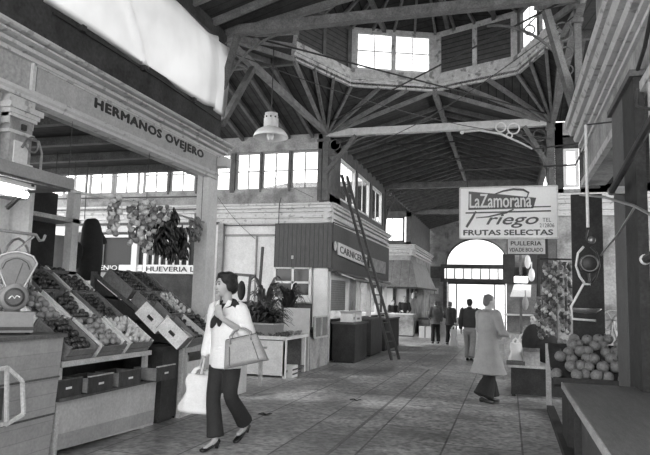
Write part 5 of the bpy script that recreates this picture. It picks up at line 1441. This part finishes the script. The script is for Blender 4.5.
# far end clutter -----------------------------------------------------------
t = thing('market_table', 'white table near the far doorway beside the pair of people', 'table', (-1.6, 22.6, 0))
build('tabletop', MB().box((-2.0, 22.3, .66), (-1.25, 23.2, .72)), white_p, t)
for x in (-1.95, -1.3):
    for y in (22.35, 23.15): build('leg', MB().box((x - .03, y - .03, 0), (x + .03, y + .03, .66)), white_p, t)
pb2 = plastic_bag('white carrier bag standing beside the pair of people at the far table', 1.0); pb2.location = (-1.82, 21.7, 0)
pb2.scale = (1, 1, 1.3)
for i, (x, y, s, lb) in enumerate(((-1.7, 22.7, (.3, .3, .22), 'small white box on the far white table'), (-3.4, 31, (.9, .8, 1.0), 'large pale crate by the far left wall'), (-3.3, 26, (.5, .5, .45), 'low pale box on the floor before the hooded stall'))):
    t = thing('cardboard_box', lb, 'box', (x, y, .72 if i == 0 else 0)); z = .72 if i == 0 else 0
    build('box_body', MB().box((x - s[0] / 2, y - s[1] / 2, z), (x + s[0] / 2, y + s[1] / 2, z + s[2])), plaster_lt, t)
    build('box_tape', MB().box((x - .03, y - s[1] / 2 - .002, z), (x + .03, y + s[1] / 2 + .002, z + s[2] + .002)), grey_p, t)
for i, x in enumerate((-4.05, -3.8)):
    tag(build('wall_notice', MB().box((x - .09, 34.5, 1.9), (x + .09, 34.55, 2.2)), white_p), 'small pale notice left of the far doorway, %s one' % ('left', 'right')[i], 'notice')
for i in range(6):
    r_ = random.Random(i); tag(build('hanging_goods', MB().ball((-4.05 + .05 * (i % 2), 27.3 + i * .25, 1.7 + .1 * (i % 3)), (.05, .05, .14)), cloth_gr if i % 2 else cloth_wh, smooth=True), 'small goods hanging under the side of the metal hood', 'goods', 'goods hanging under the hood')

# ================================================================== RIGHT SIDE
# La Zamorana sign
YS = 9.3; x0, x1, z0, z1 = -.69, .67, 2.43, 3.18
t = thing('hanging_sign', 'large white hanging sign reading La Zamorana Priego', 'sign', ((x0 + x1) / 2, YS, z0))
build('board', MB().box((x0, YS, z0), (x1, YS + .04, z1)), M('sign_white', .9, .35, .04, 4, bump=0), t)
sw, shh = x1 - x0, z1 - z0
def P(u, v_, o=.003): return V((x0 + u * sw, YS - o, z0 + v_ * shh))
build('sign_edge', MB().bar(P(0, 0), P(1, 0), .02, .02).bar(P(0, 1), P(1, 1), .02, .02).bar(P(0, 0), P(0, 1), .02, .02).bar(P(1, 0), P(1, 1), .02, .02), plaster_lt, t)
dkp = M('sign_dark_field', .05, .4, .1, 8, bump=0)
build('dark_field', MB().prism([P(.094, .93), P(.38, .87), P(.79, .775), P(.76, .575), P(.09, .56)], (0, -.004, 0)), dkp, t)
build('lettering', text_mb('LaZamorana', P(.105, .6, .008), (1, 0, 0), (0, 0, 1), .635 * sw, .27 * shh, .004, bold=.02), white_p, t)
def stripe(u0, v0, u1, v1, w): return MB().prism([P(u0, v0 - w / 2), P(u1, v1 - w / 2), P(u1, v1 + w / 2), P(u0, v0 + w / 2)], (0, -.004, 0))
build('stripe', stripe(.74, .6, .935, .605, .022), dkp, t)
build('stripe', stripe(.06, .5, .935, .52, .028), dkp, t)
lp = [(.36, .86), (.45, .92), (.56, .955), (.66, .94), (.715, .88), (.7, .8), (.66, .76)]
build('loop_stroke', MB().tube([P(u, v_, .006) for u, v_ in lp], [.008, .012, .016, .016, .014, .01, .006], 6), dkp, t)
build('letter_stem', MB().tube([P(.17, .53, .006), P(.13, .4, .006), P(.07, .22, .006)], [.012, .018, .018], 6), dkp, t)
build('letter_stem', MB().tube([P(.56, .56, .006), P(.49, .5, .006), P(.3, .42, .006), P(.17, .4, .006)], [.01, .014, .01, .006], 6), dkp, t)
build('lettering', text_mb('riego', P(.28, .2, .008), (1, 0, 0), (0, 0, 1), .53 * sw, .26 * shh, .004, shear=.35, bold=.02), dkp, t)
build('lettering', text_mb('TEL', P(.85, .31, .008), (1, 0, 0), (0, 0, 1), .085 * sw, .075 * shh, .004), dkp, t)
build('lettering', text_mb('212806', P(.82, .205, .008), (1, 0, 0), (0, 0, 1), .145 * sw, .075 * shh, .004), dkp, t)
build('lettering', text_mb('FRUTAS SELECTAS', P(.04, .06, .008), (1, 0, 0), (0, 0, 1), .91 * sw, .1 * shh, .004, bold=.07), dkp, t)
for u in (.08, .92): build('hanger', MB().tube([P(u, 1, -.02), P(u, 1.35, -.02)], .006, 5), iron, t)
build('sign_arm', MB().tube([(x0 - .05, YS + .02, z1 + .27), (.92, YS + .02, z1 + .3), (.95, 8.8, z1 + .35)], .014, 6), iron, t)
t = thing('hanging_sign', 'small pale sign reading PULLERIA VDA DE BOLADO hung below the large one', 'sign', (.24, YS + .1, 2.22))
build('board', MB().box((-.02, YS + .06, 2.2), (.5, YS + .09, 2.42)), plaster_lt, t)
build('sign_border', MB().bar((-.02, YS + .055, 2.2), (.5, YS + .055, 2.2), .012, .015).bar((-.02, YS + .055, 2.2), (-.02, YS + .055, 2.42), .015, .012), black_p, t)
build('lettering', text_mb('PULLERIA', (.03, YS + .055, 2.33), (1, 0, 0), (0, 0, 1), .42, .06, .004, bold=.03), black_p, t)
build('lettering', text_mb('VDA.DE BOLADO', (.01, YS + .055, 2.24), (1, 0, 0), (0, 0, 1), .46, .055, .004, bold=.02), black_p, t)
for x in (.02, .46): build('hanger', MB().tube([(x, YS + .075, 2.42), (x, YS + .075, 2.5)], .005, 5), iron, t)
# white ornamental arm over the sign
t = thing('iron_scroll', 'white curved iron scroll bracket reaching out above the large sign', 'bracket', (.2, 9.4, 3.8))
build('arm', MB().tube([(-.65, 9.3, 4.04), (-.4, 9.3, 4.05), (-.1, 9.3, 3.98), (.2, 9.3, 3.82), (.34, 9.3, 3.73)], [.02, .016, .016, .014, .012], 7), white_p, t, True)
build('stay', MB().tube([(.34, 9.3, 3.73), (.92, 9.2, 3.76), (.98, 8.85, 3.78)], .012, 6), iron, t)
for x, z, r in ((-.1, 4.08, .07), (.08, 4.05, .08), (.02, 3.95, .04)): build('scroll_ring', MB().tube(arc((x, 9.3, z), r, 0, 2 * PI, 14, (1, 0, 0), (0, 0, 1))[:-1], .012, 5, closed=True), white_p, t)
build('tip_ball', MB().ball((-.66, 9.3, 4.03), .03), white_p, t, True)

# post at the kerb
tag(build('kerb_post', MB().box((.5, 9.6, 0), (.57, 9.67, .93)), wood_lt), 'short pale wooden post standing at the end of the right kerb', 'post')
# low table with boxes
t = thing('market_table', 'low dark sided table with boxes and bags beside the man in the dust coat', 'table', (.35, 11.1, 0))
build('tabletop', MB().box((-.02, 10.72, .46), (1.2, 11.5, .5)), wood_lt, t)
build('side_board', MB().box((.02, 10.76, .03), (1.18, 10.8, .46)), wood_dk, t)
for x in (.03, 1.1):
    for y in (10.8, 11.4): build('leg', MB().box((x, y, 0), (x + .06, y + .06, .46)), wood_dk, t)
carton(.34, 10.9, .5, (.26, .22, .22), .0, plaster, 'pale printed box on the low table next to the kerb post')
pb3 = plastic_bag('white plastic bag standing on the low table at the dust coat man', .8); pb3.location = (.1, 11.0, .5)
pb4 = plastic_bag('crumpled white bag behind the dark sack on the low table', .9); pb4.location = (.22, 11.42, .5)
m = MB().ball((.4, 11.22, .86), (.2, .14, .3), 14, 10).ball((.6, 11.2, .76), (.24, .18, .25), 14, 10); tag(build('dark_sack', m, cloth_dk, smooth=True), 'bulging black sack standing on the low table', 'sack')
t = thing('produce_tray', 'flat tray of pale produce at the edge of the low table', 'tray', (.08, 10.85, .5))
build('tray', MB().box((-.05, 10.72, .5), (.24, 10.88, .56)), wood_md, t)
# columns of hanging strings by the post
for i, (x, y, z, L, n, sp, lb) in enumerate(((.56, 9.35, 2.08, 1.0, 80, .08, 'long bushy string of pale bulbs hanging at the aisle edge beside the kerb post'), (.76, 9.4, 2.1, 1.0, 80, .09, 'long string of bulbs against the dark panel, rightmost of the hanging strings'),
        (.47, 9.75, 1.6, .6, 50, .09, 'shorter string of pale bulbs hanging nearest the vendor'))):
    string_of('garlic_string', lb, 'garlic', 'strings of bulbs by the right stall', n, L, sp, (x, y, z), [garlic_m, onion_m, leafs[1]], .85, 10 + i)
tag(build('string_rail', MB().tube([(.4, 9.4, 2.14), (1.0, 9.5, 2.14)], .012, 6).tube([(.4, 9.4, 2.14), (.4, 9.8, 1.62), (.55, 9.8, 1.62)], .01, 6), iron), 'thin iron rail carrying the bulb strings beside the right stall', 'rail')
# far right stall goods beyond the low table
t = thing('poultry_stall', 'cluttered bright stall under the small sign with a lit lamp', 'stall', (.3, 13.2, 0))
build('back_board', MB().box((-.05, 13.6, .5), (.85, 13.65, 1.9)), M('grey_board', .16, .7, .4, 5), t)
build('counter_box', MB().box((-.1, 13.0, 0), (.85, 13.6, .9)), plaster, t)
build('shelf', MB().box((-.1, 13.2, 1.25), (.5, 13.6, 1.28)), white_p, t)
build('upright', MB().box((.2, 13.1, .9), (.25, 13.15, 2.6)), wood_md, t)
build('upright', MB().box((.55, 13.1, .9), (.6, 13.15, 2.9)), wood_dk, t)
build('dark_box', MB().box((-.12, 13.3, 1.9), (.12, 13.6, 2.5)), wood_dk, t)
t = thing('desk_lamp', 'bright white lamp shade shining above the cluttered stall under the small sign', 'lamp', (.2, 12.8, 1.75))
build('shade', MB().prism([(.02, 12.6, 1.62), (.4, 12.6, 1.62), (.42, 12.9, 1.85), (.1, 12.9, 1.85)], (0, 0, .02)), white_p, t)
build('bulb', MB().box((.1, 12.7, 1.9), (.35, 12.72, 2.02)), bulb_m, t)
build('arm', MB().tube([(.25, 12.9, 1.85), (.25, 13.1, 2.05), (.25, 13.12, 2.3)], .012, 6), iron, t)
for i, (x, z, lb) in enumerate(((.35, 2.3, 'pale bird carcass hanging below the small sign, upper one'), (.42, 2.05, 'pale bird carcass hanging below the small sign, lower one'), (.3, 1.5, 'pale bundle hanging over the cluttered stall'))):
    m = MB().ball((x, 12.6, z), (.06, .06, .13), 10, 8).tube([(x, 12.6, z + .1), (x, 12.6, z + .25)], .012, 6); tag(build('hanging_carcass', m, cloth_wh if i < 2 else cloth_gr, smooth=True), lb, 'poultry', 'things hanging over the poultry stall')

# melon display
t = thing('display_stand', 'dark slatted sloping stand under the heap of melons', 'stand', (.95, 7.1, 0))
for z_ in (.6, .7): build('front_slat', MB().box((.42, 6.76, z_), (1.3, 6.79, z_ + .07)), wood_dk, t)
build('bed', MB().prism([(.42, 6.78, .68), (.42, 7.6, 1.06), (.42, 7.6, 1.0), (.42, 6.78, .62)], (.88, 0, 0)), wood_dk, t)
build('base', MB().box((.56, 6.9, 0), (1.28, 7.6, .62)), wood_dk, t)
melon_m = M('melon_rind', .2, .6, .35, 55, bump=.25)
mel = build('melon', MB().ball((0, 0, 0), (.06, .06, .057), 16, 11), melon_m, smooth=True); build('stalk', MB().tube([(0, 0, .058), (.006, 0, .075)], .007, 5), wood_md, mel)
mel['category'] = 'melon'
first = True
rn = {0: 'front', 1: 'second', 2: 'third', 3: 'fourth', 4: 'fifth', 5: 'topmost'}
for k in range(6):
    for i in range(7 - k % 2):
        x = (.5, .56, .51, .57, .62, .68)[k] + i * .12 + RNG.uniform(-.008, .008)
        if x > 1.3: continue
        p = (x, 6.84 + k * .105, .755 + k * .07 + (.008 if k else 0) - (.02 if k == 5 else 0))
        lab = 'netted melon in the %s row of the heap' % rn[k]
        rot = (RNG.uniform(-1, 1), RNG.uniform(-1, 1), RNG.uniform(0, 6)); s = RNG.uniform(.93, 1.06)
        if first: mel.location = p; mel.rotation_euler = rot; mel['label'] = lab; mel['group'] = 'melons in the heap'; first = False
        else: copy_tree(mel, p, rot, lab, 'melons in the heap', scale=s)
# small fruit left of melons
for i in range(70):
    a = RNG.random(); b_ = RNG.random()
    place_fruit('orange', (.57 + a * .25, 8.02 + b_ * .4, .58 + b_ * .42 + RNG.uniform(-.0, .03)), 'orange in the small heap left of the melons', 'oranges beside the melons')
tag(build('fruit_shelf', MB().prism([(.55, 8.0, .52), (.55, 8.45, .98), (.55, 8.45, .92), (.55, 8.0, .46)], (.3, 0, 0)).box((.64, 8.1, 0), (.78, 8.4, .55)), wood_dk), 'narrow dark shelf of oranges left of the melon heap', 'shelf')

# hanging scale
t = thing('hanging_scale', 'hanging weighing scale with round body and white bent wire pan frame', 'scale', (.7, 6.2, 1.4))
ys = 6.2
build('white_rod', MB().tube([(.71, ys, 3.2), (.71, ys, 2.22)], .014, 8), white_p, t)
build('hook', MB().tube([(.71, ys, 2.2), (.69, ys, 2.12), (.71, ys, 2.08)], .01, 6), iron, t)
build('knob', MB().ball((.74, ys, 2.1), .035), steel, t, True)
build('dial_body', MB().lathe([(.001, -.05), (.07, -.05), (.085, -.03), (.085, .03), (.07, .05), (.001, .05)], (.71, ys, 1.88), 22, Matrix.Rotation(PI / 2, 3, 'X')), iron, t, True)
build('dial_bezel', MB().tube(arc((.71, ys - .055, 1.88), .072, 0, 2 * PI, 22, (1, 0, 0), (0, 0, 1))[:-1], .006, 6, closed=True), grey_p, t)
for s in (-1, 1): build('side_arm', MB().tube([(.7 + s * .03, ys, 2.04), (.7 + s * .08, ys, 1.98), (.7 + s * .1, ys, 1.86), (.7 + s * .07, ys, 1.76), (.7 + s * .03, ys, 1.7)], .011, 6), enamel if s < 0 else iron, t, True)
build('lower_hook', MB().tube([(.71, ys, 1.8), (.71, ys, 1.68)], .01, 6), iron, t)
build('pan_frame', MB().tube([(.72, ys, 1.69), (.66, ys, 1.69), (.55, ys, 1.48), (.56, ys, 1.37), (.76, ys, 1.36)], .012, 7), white_p, t, True)
build('pan', MB().lathe([(.001, 0), (.1, .01), (.15, .045), (.145, .05), (.09, .02), (.001, .012)], (.68, ys + .1, 1.42), 22), steel, t, True)
build('ceiling_cord', MB().tube([(.71, ys, 3.2), (.99, ys, 3.22)], .008, 5), iron, t)

# folding awning arm
t = thing('awning_arm', 'dark folding awning arm running slantwise across the upper right', 'awning', (.9, 5, 2.5))
build('dark_bar', MB().tube([(.8, 5.37, 2.42), (.8, 4.6, 2.5), (.8, 3.4, 2.62)], .026, 8), iron, t)
build('end_clamp', MB().ball((.8, 5.4, 2.42), (.03, .05, .035)).box((.8, 5.4, 2.4), (.9, 5.48, 2.46)), steel, t)
build('light_arm', MB().tube([(.8, 7.66, 2.77), (.8, 5.86, 2.45), (.82, 4.6, 2.18), (.84, 4.1, 2.04)], .011, 6), steel, t)
build('light_arm', MB().tube([(.8, 6.1, 1.95), (.81, 5.2, 2.05), (.82, 4.55, 2.17)], .008, 6), steel, t)
t = thing('awning_arm', 'short dark bar with a white end below the long slanting one', 'awning', (.88, 4.3, 1.8))
build('dark_bar', MB().tube([(.84, 4.35, 1.8), (.86, 3.4, 1.86)], .03, 8), iron, t)
build('end_cap', MB().ball((.84, 4.4, 1.8), .035), enamel, t, True)
build('stay', MB().tube([(.86, 3.4, 1.86), (.94, 3.4, 1.86)], .02, 6), iron, t)
# cable festoon at the top right
tag(build('electric_cable', MB().tube([(.8, 3.3, 2.45), (.82, 3.6, 2.62), (.84, 3.8, 2.6), (.84, 4.15, 2.72), (.84, 4.5, 2.85), (.84, 4.45, 2.95)], .012, 6), iron, smooth=True), 'short curling black cable fixed near the top right pillar', 'cable')
# dark panel seen through the right stall, spare wheels and bits
t = thing('hand_truck', 'spoked wheel and frame of a cart standing behind the right stall', 'cart', (1.35, 9.3, 0))
build('wheel', MB().tube(arc((1.35, 9.3, 1.3), .14, 0, 2 * PI, 20, (1, 0, 0), (0, 0, 1))[:-1], .015, 6, closed=True), steel, t)
for i in range(6): a = i * PI / 3; build('spoke', MB().tube([(1.35, 9.3, 1.3), (1.35 + .14 * math.cos(a), 9.3, 1.3 + .14 * math.sin(a))], .006, 5), steel, t)
build('frame', MB().tube([(1.35, 9.3, 1.3), (1.3, 9.3, .6), (1.3, 9.3, 0)], .02, 6).tube([(1.35, 9.3, 1.3), (1.5, 9.3, .6), (1.5, 9.3, 0)], .02, 6), steel, t)
# foreground table
t = thing('market_table', 'dark plank table in the right foreground', 'table', (.75, 3.2, 0))
tw = M('worn_table_top', .1, .45, .35, 5, (6, .8, 1), .15)
build('tabletop', MB().box((.39, 1.2, .86), (.98, 5.22, .9)), tw, t)
build('edge_strip', MB().box((.382, 1.2, .858), (.392, 5.23, .902)), M('worn_edge', .3, .6), t)
build('side_board', MB().box((.5, 1.3, .25), (.53, 5.0, .8)), M('grey_side_board', .06, .7, .3, 5), t)
for x in (.46, .88):
    for y in (1.3, 5.1): build('leg', MB().box((x, y - .04, 0), (x + .08, y + .04, .86)), wood_dk, t)

# conduits and small fittings on the walls and roof ------------------------
def conduit(pts, r, label, mat=None):
    tag(build('conduit', MB().tube(pts, r, 6), mat or iron), label, 'pipe')
conduit([(-7.0, 14.12, 3.25), (-4.2, 14.12, 3.25)], .015, 'dark conduit running level under the cornice beyond the flower stall')
conduit([(-5.35, 14.0, 3.25), (-5.35, 14.0, 3.75), (-5.3, 13.98, 3.9)], .012, 'short dark stub of pipe rising over the boarded shop cornice')
conduit([(-13, 14.0, 4.02), (-7.1, 14.0, 3.98)], .02, 'dark pipe running level below the windows behind the near stall')
conduit([(-13, 14.0, 3.7), (-7.1, 14.0, 3.66)], .015, 'thinner dark pipe lower down behind the near stall')
conduit([(-4.0, 14.1, 3.0), (-4.0, 14.1, 3.3), (-3.95, 16.5, 3.32), (-3.95, 21, 3.32)], .014, 'thin conduit along the shop side above the boarding')
conduit([(.95, 6.0, 3.05), (.92, 4.6, 3.3), (.9, 4.0, 3.55)], .015, 'dark conduit clinging to the wall at the upper right')
conduit([(-4.1, 4.6, 4.1), (-4.1, 6.4, 4.12), (-4.1, 8.1, 4.08)], .015, 'dark cable along the sill below the canvas')
for y in (5.0, 6.1, 7.3): tag(build('canvas_cleat', MB().box((-4.11, y - .03, 4.09), (-4.05, y + .03, 4.15)), iron), 'small dark cleat on the sill below the canvas, %s' % {5.0: 'nearest one', 6.1: 'middle one', 7.3: 'farthest one'}[y], 'cleat')
# litter on the floor
for i, (x, y, lb) in enumerate(((-2.2, 9.2, 'scrap of dark leaf on the floor right of the woman'), (-3.0, 7.6, 'dark scrap on the floor behind the woman'))):
    tag(build('floor_litter', MB().grid(lambda u, v_: (x + (u - .5) * .16, y + (v_ - .5) * .07 + .02 * math.sin(u * 7), .006 + .012 * math.sin(u * 5) ** 2 + .006 * math.sin(v_ * 4)), 6, 4, .003), cloth_dk if i < 3 else cloth_wh), lb, 'litter')
